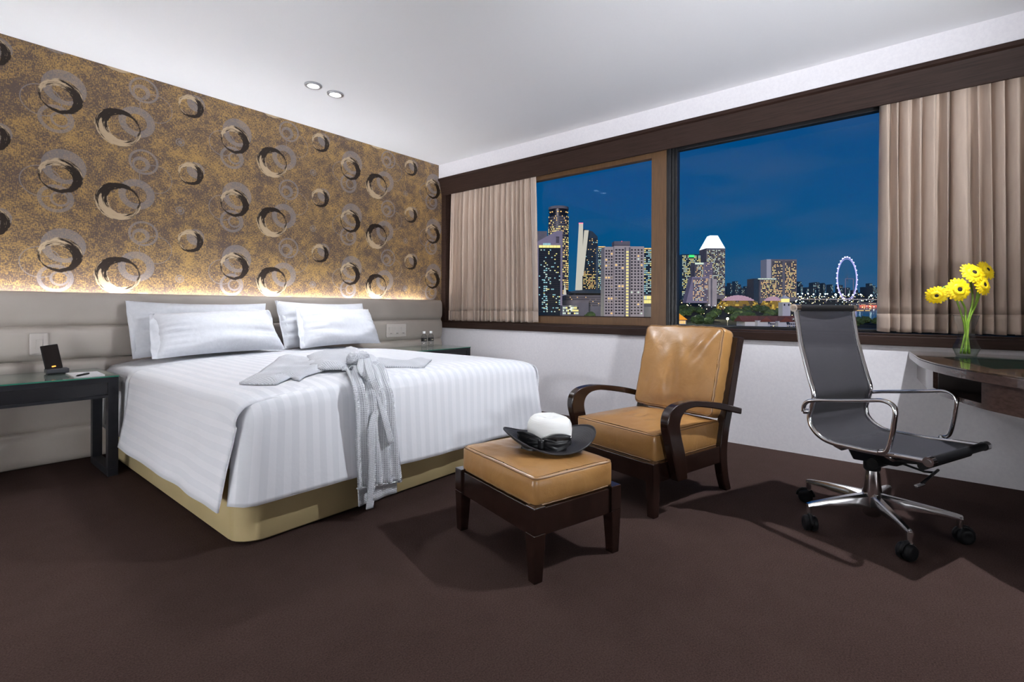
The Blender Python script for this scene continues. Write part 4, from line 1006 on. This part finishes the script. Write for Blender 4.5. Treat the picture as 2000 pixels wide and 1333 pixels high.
def block(parent, px0, px1, ptop, w, depth, m, name='block', pbase=None):
    mb = MB(); outbox(mb, lat_(px0, w), lat_(px1, w), w, w + depth, gz_(w) - 4 if pbase is None else zt_(pbase, w), zt_(ptop, w)); return mb.build(name, m, parent)
# ground, river
mb = MB(); ws = (150, 6500)
mb.add([G_(-6000, 60, gz_(60)), G_(9000, 60, gz_(60)), G_(9000, 6500, gz_(6500)), G_(-6000, 6500, gz_(6500))], [(0, 1, 2, 3)])
gnd = mb.build('city_ground', M_ground, solid=1.0, off=-1); struct(gnd)
mb = MB(); riv = [(1640, 628), (1780, 632), (1790, 597), (1668, 597), (1650, 606), (1600, 615)]
def gpix(px, py, lift=.4):
    w = E0 * FPX / (py - .0042 * (px - CX) - 563.0); return G_(lat_(px, w), w, gz_(w) + lift)
mb.add([gpix(*q_) for q_ in riv], [tuple(range(len(riv)))]); tag(mb.build('river', M_river), 'dark river reaching the shore behind the office chair', 'water', kind='stuff')
# --- left window
b = bthing('cylinder_tower', 'round hotel tower with warm lit windows, tallest behind the left window', 1072, 1112, 1000)
c0 = lat_(1092, 1000); rad = 20 / FPX * 1000
def ringw(r, z, n=28): return [G_(c0 + r * math.cos(2 * PI * k / n), 1000 + rad + r * math.sin(2 * PI * k / n), z) for k in range(n)]
z = lambda p_, w=1000: zt_(p_, w)
MB().loft([ringw(rad, gz_(1000) - 4), ringw(rad, z(422))]).build('shaft', M_concd, b, smooth=True, angle=40)
MB().loft([ringw(rad * .93, z(422)), ringw(rad * .93, z(408))]).build('glass_band', M_wdark, b, smooth=True, angle=40)
MB().loft([ringw(rad, z(408)), ringw(rad, z(403)), ringw(rad * .9, z(402))]).build('cap', M_concd, b, smooth=True, angle=40)
rnd = random.Random(4); mb = MB()
for r in range(42):
    zz = lerp(z(424), z(600), r / 42)
    for k in range(28):
        an = PI + PI * (k + .5) / 28; a0, a1 = an - .035, an + .035; kd = 1 if rnd.random() < (.5 if 4 < r else .2) else 0
        q_ = [G_(c0 + (rad + .3) * math.cos(a_), 1000 + rad + (rad + .3) * math.sin(a_), zq) for a_, zq in ((a0, zz), (a1, zz), (a1, zz + 2.3), (a0, zz + 2.3))]; p_ = [G_(c0 + (rad - .5) * math.cos(a_), 1000 + rad + (rad - .5) * math.sin(a_), zq) for a_, zq in ((a0, zz), (a1, zz), (a1, zz + 2.3), (a0, zz + 2.3))]
        mb.hexa(p_, q_, (1 if rnd.random() < .5 else 2) if kd else 0)
tag(mb.build('windows', WL, b), kind='stuff')
mb = MB()
for k in range(10):
    an = PI + PI * (k + .5) / 10; p_ = G_(c0 + rad * .95 * math.cos(an), 1000 + rad + rad * .95 * math.sin(an), z(414)); mb.box(p_ - Vector((1.0,) * 3), p_ + Vector((1.0,) * 3), 1 if k % 3 else 0)
tag(mb.build('restaurant_windows', WL, b), kind='stuff')
b = bthing('stepped_block', 'dark stepped office block at the left edge of the left window', 1020, 1072, 760)
block(b, 1010, 1046, 475, 760, 40, M_concd); block(b, 1046, 1073, 463, 760, 40, M_concd, 'upper_block'); block(b, 1048, 1068, 453, 765, 20, M_concd, 'plant_room', 463)
windows(b, 1010, 1044, 482, 620, 760, 9, 30, .7, .5, (.75, .1, .15), (0, 2, 3), 3)
b = bthing('office_tower', 'dark glass office tower with sloping lilac top and lit sign line', 1041, 1098, 600)
mb = MB(); w = 600; pr = [(1043, 640), (1098, 640), (1098, 452), (1087, 452), (1043, 477)]
mb.prism([G_(lat_(x_, w), w, zt_(y_, w) if y_ < 640 else gz_(w) - 4) for x_, y_ in pr], FW * 30); mb.build('frame', M_lilac, b)
block(b, 1051.5, 1094, 481, w - .6, .5, M_dkglass, 'glass_front')
windows(b, 1052, 1094, 480, 486, w - .7, 6, 1, .96, .8, (1,), (2,), 2, 'lit_top_floor')
windows(b, 1060, 1075, 476, 481, w - .3, 5, 1, .7, .8, (1,), (4,), 2, 'sign')
windows(b, 1052, 1094, 488, 612, w - .7, 14, 34, .8, .5, (.84, .05, .04, .07), (0, 2, 3, 4), 5)
windows(b, 1061, 1069, 520, 606, w - .9, 2, 22, .8, .5, (.35, .4, .25), (0, 4, 3), 9, 'lift_shaft_windows')
windows(b, 1085, 1092, 463, 476, w - .1, 1, 5, .9, .5, (1,), (0,), 6, 'louvres')
b = bthing('leaning_slab_tower', 'dark glass tower with two leaning floodlit white slabs', 1123, 1168, 1300)
w = 1300
for nm, x0, x1, y0, x2, x3, y1 in (('leaning_slab', 1124, 1137, 568, 1130.5, 1138, 438), ('leaning_slab', 1134, 1139, 540, 1141, 1149, 451)):
    MB().prism([G_(lat_(x0, w), w - 2, zt_(y0, w)), G_(lat_(x1, w), w - 2, zt_(y0, w)), G_(lat_(x3, w), w - 2, zt_(y1, w)), G_(lat_(x2, w), w - 2, zt_(y1, w))], FW * 8).build(nm, M_slab, b)
mb = MB(); mb.prism([G_(lat_(x_, w), w + 10, zt_(y_, w)) for x_, y_ in ((1128, 600), (1168, 600), (1168, 462), (1158, 452), (1140, 447), (1136, 520))], FW * 40); mb.build('glass_body', M_bluegl, b)
windows(b, 1139, 1167, 530, 566, w + 9, 12, 12, .7, .5, (.35, .45, .2), (0, 1, 2), 7); windows(b, 1143, 1167, 466, 528, w + 9, 10, 18, .8, .4, (.86, .08, .06), (0, 4, 1), 8)
mb = MB(); outbox(mb, lat_(1130, w), lat_(1138, w), w - 1, w + 3, zt_(438, w), zt_(436.5, w)); mb.build('beacon', M_red, b)
b = bthing('apartment_tower', 'pale concrete apartment tower with a lit stairwell column', 1180, 1257, 500); w = 500
block(b, 1180, 1199, 483, w + 4, 20, M_conc, 'left_wing'); block(b, 1199, 1230, 481, w, 26, M_conc, 'middle_wing'); block(b, 1230, 1257.5, 482, w + 4, 20, M_conc, 'right_wing')
block(b, 1199, 1230, 472, w + 6, 12, M_concd, 'roof_house', 480)
NR = 22
windows(b, 1181, 1197, 488, 616, w + 4, 3, NR, .55, .5, (.80, .12, .08), (0, 5, 1), 11); windows(b, 1200, 1219, 486, 616, w, 3, NR, .62, .45, (.86, .07, .07), (0, 5, 1), 12, skip=None)
windows(b, 1222.5, 1227.5, 490, 620, w - .2, 1, NR, .95, .45, (1,), (2,), 13, 'stairwell_windows'); windows(b, 1230.5, 1256, 486, 616, w + 4, 4, NR, .5, .45, (.88, .06, .06), (0, 1, 3), 14)
block(b, 1219.5, 1222, 484, w - .5, 1, M_concd, 'dark_recess'); block(b, 1228, 1230, 484, w - .5, 1, M_concd, 'dark_recess')
mb = MB(); outbox(mb, lat_(1216, w), lat_(1217, w), w + 6, w + 7, zt_(472, w), zt_(470, w)); mb.build('beacon', M_red, b)
for nm, lb, x0, x1, pt, w, sd in (('lit_office_block', 'narrow lit office block just left of the apartment tower', 1168, 1182, 482, 1100, 21), ('lit_office_block', 'lit office block just right of the apartment tower', 1250, 1280, 485, 1050, 22)):
    b = bthing(nm, lb, x0, x1, w); block(b, x0, x1, pt, w, 30, M_bluegl); windows(b, x0, x1, pt + 3, 575, w, 8, 24, .8, .5, (.35, .15, .3, .2), (0, 2, 3, 4), sd)
    windows(b, x0, x1, pt, pt + 2.5, w, 4, 1, .9, .9, (1,), (1,), sd, 'lit_cornice')
b = bthing('convention_hall', 'low hall with curved dark roof below the leaning slabs', 1120, 1182, 640); w = 640
MB().loft([[G_(lat_(x_, w), w + q_, zt_(571 - 4 * math.sin(PI * (x_ - 1116) / 70) - h_, w)) for x_ in range(1116, 1187, 5)] + [G_(lat_(x_, w), w + q_, zt_(574, w)) for x_ in range(1186, 1115, -5)] for q_, h_ in ((0, 0), (20, 1), (45, 0))]).build('curved_roof', M_bluegl, b)
block(b, 1104, 1182, 578, w + 4, 40, M_concd, 'podium'); block(b, 1098, 1150, 588, w - 4, 8, M_concd, 'terrace'); block(b, 1124, 1176, 574, w + 6, 30, M_wdark, 'glazing', 579)
windows(b, 1104, 1176, 580, 600, w + 4, 26, 5, .6, .4, (.8, .12, .08), (0, 1, 5), 31)
b = bthing('lit_pavilion', 'small yellow lit pavilion among trees at the foot of the left window', 1098, 1130, 520); w = 520
block(b, 1098, 1130, 598, w, 20, M_concd); windows(b, 1099, 1130, 600, 616, w, 10, 3, .85, .6, (.5, .3, .2), (2, 3, 0), 33)
b = thing('church_spire', 'thin floodlit white spire in front of the round tower', 'spire', G_(lat_(1103, 800), 800, gz_(800)), -YAW); w = 800
MB().tube([G_(lat_(1103, w), w, zt_(577, w)), G_(lat_(1103, w), w, zt_(553, w))], [2.6, .1], 8).build('spire', M_slab, b); block(b, 1098, 1108, 577, w - 3, 7, M_whitewash, 'tower')
b = bthing('floodlit_hall', 'bright yellow floodlit hall right of the apartment tower', 1256, 1280, 700); w = 700
block(b, 1255, 1284, 576, w, 20, M_concd); windows(b, 1256, 1284, 578, 594, w, 8, 2, .9, .85, (.9, .1), (2, 3), 35)
block(b, 1255, 1284, 600, w - 60, 20, M_conc, 'parapet_wall')
# --- right window
b = bthing('orange_block', 'orange lit block at the left edge of the right window', 1308, 1325, 1100); w = 1100
block(b, 1306, 1325, 525, w, 20, M_concd); windows(b, 1306, 1325, 527, 576, w, 6, 18, .75, .55, (.3, .5, .2), (0, 1, 5), 41)
b = bthing('green_sign_tower', 'lit office tower with a green sign near its top', 1332, 1368, 1700); w = 1700
block(b, 1332, 1368, 497, w, 50, M_bluegl); windows(b, 1332, 1368, 499, 578, w, 14, 26, .75, .5, (.35, .45, .2), (0, 3, 2), 42); mb = MB(); outbox(mb, lat_(1345, w), lat_(1355, w), w - 3, w - 1, zt_(503, w), zt_(498.5, w)); mb.build('sign', M_green, b)
b = bthing('white_top_tower', 'grey tower with bright white top floor behind the hotel slab', 1357, 1391, 1600); w = 1600
block(b, 1357, 1374, 513, w, 40, M_concd); block(b, 1374, 1391, 513, w + 5, 40, M_lilac, 'end_block'); windows(b, 1358, 1373, 518, 560, w, 7, 14, .75, .5, (.5, .3, .2), (0, 1, 3), 43); windows(b, 1357, 1374, 513, 517, w, 1, 1, 1, .9, (1,), (3,), 44, 'lit_top'); windows(b, 1376, 1390, 514, 560, w + 5, 6, 14, .6, .4, (.7, .3), (0, 1), 45)
b = bthing('hotel_slab', 'pale hotel slab with grid of lit rooms below the bright crowned tower', 1341, 1400, 1150); w = 1150
MB().prism([G_(lat_(x_, w), w, zt_(y_, w)) for x_, y_ in ((1340, 592), (1384, 592), (1384, 541), (1352, 541))], FW * 25).build('main_slab', M_lilac, b); block(b, 1384, 1400, 545, w - 6, 28, M_conc, 'end_wall')
windows(b, 1353, 1383, 544, 588, w, 12, 16, .65, .5, (.5, .35, .15), (0, 1, 3), 46); block(b, 1388, 1391, 545, w - 6.5, 1, M_concd, 'recess')
b = bthing('crowned_tower', 'tall tower with glowing white tapered crown', 1379, 1416, 2000); w = 2000
block(b, 1379, 1416, 485, w, 75, M_concd, 'shaft'); l0, l1, l2, l3 = [lat_(x_, w) for x_ in (1379, 1416, 1390.5, 1406)]; dpt = l1 - l0
MB().hexa([G_(l0, w, zt_(485, w)), G_(l1, w, zt_(485, w)), G_(l1, w + dpt, zt_(485, w)), G_(l0, w + dpt, zt_(485, w))], [G_(l2, w + dpt * .3, zt_(458.5, w)), G_(l3, w + dpt * .3, zt_(458.5, w)), G_(l3, w + dpt * .7, zt_(458.5, w)), G_(l2, w + dpt * .7, zt_(458.5, w))]).build('crown', M_crown, b)
windows(b, 1380, 1415.5, 488, 576, w, 16, 34, .8, .5, (.45, .25, .20, .10), (0, 3, 5, 2), 47)
b = bthing('twin_hotel_block', 'stepped lit block in front of the broad brown hotel tower', 1472, 1517, 1400); w = 1400
block(b, 1472, 1486, 544, w + 6, 40, M_bluegl, 'side_block'); block(b, 1484, 1517, 543, w, 40, M_concd); windows(b, 1486, 1516, 547, 582, w, 16, 12, .7, .55, (.45, .35, .2), (0, 1, 2), 48); windows(b, 1480, 1516, 543, 546, w - 1, 6, 1, .9, .7, (1,), (3,), 49, 'lit_cornice')
b = bthing('broad_hotel_tower', 'broad brown hotel tower with white end wall', 1497, 1556, 1650); w = 1650
block(b, 1505.5, 1556, 506, w, 60, M_concd); block(b, 1497, 1505.5, 506, w - 4, 40, M_whitewash, 'end_wall'); windows(b, 1508, 1528, 510, 580, w, 9, 26, .7, .55, (.6, .28, .12), (0, 1, 2), 50); windows(b, 1533, 1555, 510, 580, w, 9, 26, .7, .55, (.55, .33, .12), (0, 1, 2), 51)
# theatre domes: spiky lit shells
def dome(b, px, pbase, rx, h, w, dep, pink):
    c0_, zb, R_, Hh, D_ = lat_(px, w), zt_(pbase, w), rx / FPX * w, h / FPX * w, dep; mb = MB(); NU, NV_ = 34, 11; rd_ = random.Random(int(px))
    def P_(u, v, o=0):
        a_, e_2 = 2 * PI * u, PI / 2 * v; return G_(c0_ + (R_ + o) * math.cos(a_) * math.cos(e_2), w + (D_ + o) * math.sin(a_) * math.cos(e_2), zb + (Hh + o) * math.sin(e_2))
    for i in range(NU):
        for j in range(NV_):
            q_ = [P_(i / NU, j / NV_), P_((i + 1) / NU, j / NV_), P_((i + 1) / NU, (j + 1) / NV_), P_(i / NU, (j + 1) / NV_)]; tpp = P_((i + .5) / NU, (j + .7) / NV_, 1.6)
            mi = 3 if j >= NV_ * pink else rd_.choice((0, 1, 1, 2))
            mb.add(q_ + [tpp], [(0, 1, 4), (1, 2, 4), (2, 3, 4), (3, 0, 4)], mi)
    tag(mb.build('spiked_shell', [M_gold, M_gold2, M_gold3, M_pinkroof], b), kind='stuff')
b = thing('theatre', 'twin domed theatre with spiked shells lit gold and pink', 'theatre', G_(lat_(1465, 950), 950, gz_(950)), -YAW)
dome(b, 1441, 606, 40, 28, 950, 30, .40); dome(b, 1510, 612, 24, 32, 900, 26, .48); block(b, 1400, 1535, 604, 985, 20, M_gold2, 'lobby'); block(b, 1396, 1540, 611, 930, 8, M_concd, 'base')
b = thing('clock_tower', 'pale square clock tower in front of the right theatre dome', 'tower', G_(lat_(1536, 560), 560, gz_(560)), -YAW); w = 560
block(b, 1528.5, 1544, 590, w, 9, M_whitewash, 'shaft'); block(b, 1531, 1542, 583, w + 1.5, 6, M_wyel, 'belfry', 590)
mb = MB(); l0, l1 = lat_(1529, w), lat_(1543.5, w); mb.hexa([G_(l0, w, zt_(583, w)), G_(l1, w, zt_(583, w)), G_(l1, w + 9, zt_(583, w)), G_(l0, w + 9, zt_(583, w))], [G_((l0 + l1) / 2 - .5, w + 4, zt_(576, w)), G_((l0 + l1) / 2 + .5, w + 4, zt_(576, w)), G_((l0 + l1) / 2 + .5, w + 5, zt_(576, w)), G_((l0 + l1) / 2 - .5, w + 5, zt_(576, w))]); mb.build('cap', M_whitewash, b)
for x_ in (1532, 1540.5): mb = MB(); outbox(mb, lat_(x_ - 1.2, w), lat_(x_ + 1.2, w), w - .3, w - .05, zt_(597, w), zt_(593, w)); mb.build('clock_face', M_wdark, b)
b = thing('colonial_hall', 'long white colonial hall with red tiled gable roofs below the clock tower', 'building', G_(lat_(1510, 430), 430, gz_(430)), -YAW); w = 430
block(b, 1455, 1605, 628, w, 16, M_whitewash, 'wall', 646); block(b, 1480, 1500, 626, w - 5, 8, M_whitewash, 'gable_bay', 646); block(b, 1520, 1536, 627, w - 5, 8, M_whitewash, 'gable_bay', 646)
mb = MB()
mb.prism([G_(lat_(1450, w), w - 1, zt_(628, w)), G_(lat_(1450, w), w + 17, zt_(628, w)), G_(lat_(1450, w), w + 8, zt_(617, w))], RT * (lat_(1610, w) - lat_(1450, w))); mb.build('roof', M_roofred, b)
for c_ in (1490, 1528):
    MB().prism([G_(lat_(c_ - 12, w), w - 6, zt_(628, w)), G_(lat_(c_ + 12, w), w - 6, zt_(628, w)), G_(lat_(c_, w), w - 6, zt_(618, w))], FW * 14).build('gable_roof', M_roofred, b)
windows(b, 1504, 1520, 630, 640, w, 6, 2, .6, .6, (.7, .3), (0, 2), 61); windows(b, 1537, 1600, 630, 640, w, 18, 2, .6, .6, (.85, .15), (0, 5), 62)
b = thing('pagoda_roof_house', 'small pavilion with glowing orange pyramid roof at the left edge of the right window', 'pavilion', G_(lat_(1322, 330), 330, gz_(330)), -YAW); w = 330
block(b, 1300, 1340, 624, w + 2, 14, M_whitewash, 'walls', 660); l0, l1 = lat_(1296, w), lat_(1343, w)
MB().hexa([G_(l0, w, zt_(625, w)), G_(l1, w, zt_(625, w)), G_(l1, w + 16, zt_(625, w)), G_(l0, w + 16, zt_(625, w))], [G_(lat_(1314, w), w + 6, zt_(611, w)), G_(lat_(1330, w), w + 6, zt_(611, w)), G_(lat_(1330, w), w + 10, zt_(611, w)), G_(lat_(1314, w), w + 10, zt_(611, w))]).build('pyramid_roof', M_orange, b)
MB().tube([G_(lat_(1324, w), w + 8, zt_(611, w)), G_(lat_(1324, w), w + 8, zt_(602, w))], [.6, .15], 8).build('finial', M_wyel, b); windows(b, 1316, 1339, 626, 634, w + 2, 5, 1, .8, .7, (1,), (1,), 63)
# ferris wheel, seen obliquely
wh = thing('ferris_wheel', 'giant observation wheel glowing violet on the far shore', 'ferris wheel', G_(lat_(1654, 1767), 1767, gz_(1767)), -YAW); w = 1767
hc = G_(lat_(1654.5, w), w, zt_(544, w)); Rw = 42 / FPX * w; th_ = math.atan2(lat_(1654.5, w), w); wa = math.acos(19.5 / 42.0 * math.cos(th_)); wd = (RT * math.cos(th_) - FW * math.sin(th_)) * math.cos(wa) + (RT * math.sin(th_) + FW * math.cos(th_)) * math.sin(wa)
MB().tube([hc + wd * (Rw * math.cos(q_)) + UP * (Rw * math.sin(q_)) for q_ in [2 * PI * k / 72 for k in range(73)]], 1.3, 6, False).build('rim', M_wheel, wh)
MB().tube([hc + wd * (Rw * .93 * math.cos(q_)) + UP * (Rw * .93 * math.sin(q_)) for q_ in [2 * PI * k / 72 for k in range(73)]], .7, 5, False).build('inner_rim', M_wheel, wh)
for k in range(28):
    q_ = 2 * PI * k / 28; p_ = hc + wd * (Rw * 1.03 * math.cos(q_)) + UP * (Rw * 1.03 * math.sin(q_)); MB().box(p_ - Vector((2.1, 2.1, 1.7)), p_ + Vector((2.1, 2.1, 1.7))).build('capsule', M_wheelw, wh)
mb = MB()
for k in range(28):
    q_ = 2 * PI * k / 28; mb.tube([hc, hc + wd * (Rw * math.cos(q_)) + UP * (Rw * math.sin(q_))], .12, 4)
tag(mb.build('spokes', M_concd, wh), kind='stuff')
for x_ in (1646.5, 1662): MB().tube([G_(lat_(x_, w), w - 12, gz_(w)), G_(lat_(x_, w), w - 12, zt_(544, w))], 1.1, 6).build('support_column', M_lilac, wh)
MB().tube([G_(lat_(1646.5, w), w - 12, zt_(544, w)), G_(lat_(1662, w), w - 12, zt_(544, w))], 1.0, 6).build('axle', M_lilac, wh)
# long bridge with bright lamps
br = thing('lit_bridge', 'long low bridge with bright lamps under the wheel', 'bridge', G_(lat_(1650, 1500), 1500, gz_(1500)), -YAW); w = 1500
mb = MB(); outbox(mb, lat_(1556, w), lat_(1790, w), w, w + 14, zt_(584.5, w), zt_(583, w)); mb.build('deck', M_conc, br)
for x_ in range(1570, 1790, 22): mb = MB(); outbox(mb, lat_(x_, w), lat_(x_ + 1.4, w), w + 3, w + 11, gz_(w) - 2, zt_(584.4, w)); mb.build('pier', M_concd, br)
for x_, y_, s_ in ((1560, 573.5, 1), (1569, 573, 1.1), (1580, 573, 1.3), (1591, 574, 1.2), (1604, 573.5, .9), (1614, 573.5, 1.3), (1618, 573, 1), (1634, 574.5, 1.8), (1648, 574, 1.1), (1660, 574, 1), (1668, 575, 1.3), (1683, 574, 1.2), (1704, 576, 1.8), (1716, 574, .8)):
    p_ = G_(lat_(x_, w), w + 5, zt_(y_, w)); ls = thing('bridge_lamp', 'bright white lamp on a tall post along the lit bridge', 'street lamp', p_ - UP * 14, 0, 'lamps along the bridge')
    MB().lathe([(.1, -1.6 * s_), (1.1 * s_, -1.2 * s_), (1.6 * s_, 0), (1.1 * s_, 1.2 * s_), (.1, 1.6 * s_)], p_, 8).build('globe', M_lampc, ls); MB().tube([Vector((p_.x, p_.y, zt_(583, w))), p_ - UP * 1.5], .4, 5).build('post', M_concd, ls)
# far skyline: small distant blocks, and the scattered lights of the shore
rnd = random.Random(11)
sky_ = []
for i in range(64):
    px = rnd.choice((rnd.uniform(1418, 1475), rnd.uniform(1556, 1625), rnd.uniform(1556, 1725))); w = rnd.uniform(2600, 3600); wd_ = rnd.uniform(3, 7); pt = rnd.uniform(549, 566) - (6 if rnd.random() < .15 else 0)
    if any(abs(px - q_[0]) < 12 and abs(w - q_[1]) < 90 for q_ in sky_): continue
    sky_.append((px, w))
    b = bthing('distant_block', 'tiny lit block in the hazy skyline on the horizon', px, px + wd_, w); tag(b, group='hazy skyline blocks')
    block(b, px, px + wd_, pt, w, 40, M_bluegl); windows(b, px, px + wd_, pt + 1, 573, w, 3, max(3, int((573 - pt) / 2.2)), .6, .5, (.50, .2, .2, .1), (0, 4, 5, 3), i)
mb = MB()
for i in range(620):
    px = rnd.uniform(1318, 1735); py = rnd.choice((rnd.uniform(577, 590), rnd.uniform(577, 590), rnd.uniform(586, 612), rnd.uniform(590, 622)))
    if px < 1560 and py < 584: continue
    if 1620 < px and 606 < py: py = rnd.uniform(588, 605)
    s_ = rnd.uniform(.25, .9); p_ = gpix(px, py, rnd.uniform(2, 7)); s_ *= (p_.dot(FW)) / 1400
    mb.box(p_ - Vector((s_,) * 3), p_ + Vector((s_,) * 3), rnd.choice((0, 0, 1, 1, 2, 3)))
for i in range(420):
    px = rnd.uniform(1735, 2700); py = rnd.choice((rnd.uniform(577, 592), rnd.uniform(577, 592), rnd.uniform(588, 640))); s_ = rnd.uniform(.25, .9); p_ = gpix(px, py + .0042 * (px - CX), rnd.uniform(2, 7)); s_ *= (p_.dot(FW)) / 1400
    mb.box(p_ - Vector((s_,) * 3), p_ + Vector((s_,) * 3), rnd.choice((0, 0, 1, 1, 2, 3)))
for i in range(200):
    px = rnd.uniform(1036, 1275); py = rnd.uniform(596, 622); s_ = rnd.uniform(.2, .5); p_ = gpix(px, py, rnd.uniform(2, 5)); mb.box(p_ - Vector((s_,) * 3), p_ + Vector((s_,) * 3), rnd.choice((0, 1, 1, 3)))
tag(mb.build('shore_lights', [M_lampc, M_lampw, M_wcool, M_wyel]), 'scattered tiny lights along the streets and the far shore', 'lights', kind='stuff')
# red lit stands and gold quay by the water
b = thing('red_lit_stands', 'red lit waterside stands right of the office chair back', 'building', G_(lat_(1700, 1150), 1150, gz_(1150)), -YAW); w = 1150
block(b, 1676, 1740, 590, w, 30, M_concd, 'terrace'); windows(b, 1676, 1740, 591, 597, w, 22, 3, .6, .5, (.6, .4), (0, 1), 71); mb = MB(); outbox(mb, lat_(1678, w), lat_(1738, w), w - 4, w - 1, zt_(598, w), zt_(595, w)); mb.build('red_band', M_redlit, b)
b = thing('gold_quay', 'low gold lit quay building on the river edge', 'building', G_(lat_(1680, 940), 940, gz_(940)), -YAW); w = 940
block(b, 1662, 1702, 603, w, 14, M_concd, 'quay'); windows(b, 1662, 1702, 604, 610, w, 16, 2, .8, .6, (.65, .35), (1, 0), 72)
# trees
def tree_mesh(seed):
    bm = bmesh.new(); bmesh.ops.create_icosphere(bm, subdivisions=3, radius=1)
    for v in bm.verts:
        n_ = v.co.normalized(); v.co = n_ * (1 + .34 * noise.noise(n_ * 2.4 + Vector((seed, 0, 0))) + .22 * noise.noise(n_ * 6 + Vector((0, seed, 0)))); v.co.z *= .72
    me = bpy.data.meshes.new('crown'); bm.to_mesh(me); bm.free(); me.materials.append(M_leaf); return me
TM = [tree_mesh(s_) for s_ in (1, 5, 9)]
tk = MB().tube([(0, 0, 0), (0, 0, 1)], [.09, .06], 6); tkme = None
rnd = random.Random(5)
spots = [(rnd.uniform(1322, 1545), rnd.uniform(602, 630)) for _ in range(46)] + [(1482, 634), (1660, 625), (1690, 626), (1712, 628), (1675, 630), (1335, 600), (1350, 602), (1365, 601), (1392, 606), (1404, 608)] + [(rnd.uniform(1098, 1178), rnd.uniform(596, 622)) for _ in range(16)]
placed = []
for i, (px, py) in enumerate(spots):
    p_ = gpix(px, py + 8, 0); w_ = p_.dot(FW); r_ = rnd.uniform(5.0, 8.5) * (1 if py < 625 else .9)
    if any((p_ - q_).length < (r_ + s_) * 1.25 for q_, s_ in placed): continue
    if any(a_ < px < b_ and c_ < w_ < d_ for a_, b_, c_, d_ in ((1030, 1105, 580, 650), (1095, 1190, 615, 710), (1515, 1560, 540, 590), (1090, 1140, 500, 560), (1440, 1620, 405, 465), (1390, 1545, 880, 1010), (1290, 1350, 310, 360))): continue
    placed.append((p_, r_))
    tr_ = thing('street_tree', 'rounded dark green tree among the lamps below the window', 'tree', p_, rnd.uniform(0, 6), 'trees below the windows')
    o = bpy.data.objects.new('crown', TM[i % 3]); COL.objects.link(o); o.parent = tr_; o.location = (0, 0, r_ * .95); o.scale = (r_, r_, r_)
    if tkme is None: to = tk.build('trunk', M_trunk, tr_); tkme = to.data; to.scale = (r_, r_, r_ * .5)
    else: to = bpy.data.objects.new('trunk', tkme); COL.objects.link(to); to.parent = tr_; to.scale = (r_, r_, r_ * .5)
# brilliant street lamp, with its light, plus added lights without fixtures for the trees
p_ = at(1421, 623, 400); gl = thing('street_lamp', 'dazzling golden street lamp among the trees', 'street lamp', Vector((p_.x, p_.y, gz_(400))))
MB().lathe([(.05, -.9), (.7, -.6), (.9, 0), (.7, .6), (.05, .9)], p_, 10).build('globe', M_star, gl); MB().tube([Vector((p_.x, p_.y, gz_(400))), p_ - UP * .9], .15, 6).build('post', M_concd, gl)
for q_, e_2, c_ in (((1421, 618, 396), 26000, (1, .85, .45)), ((1350, 600, 560), 30000, (.9, 1, .6)), ((1470, 606, 620), 30000, (1, .8, .35)), ((1395, 604, 640), 30000, (1, .9, .5)), ((1115, 602, 520), 16000, (.9, 1, .5)), ((1150, 604, 560), 16000, (1, .9, .5))):
    lamp('tree_light', 'POINT', at(*q_), e_2, c_, shadow_soft_size=1.0)
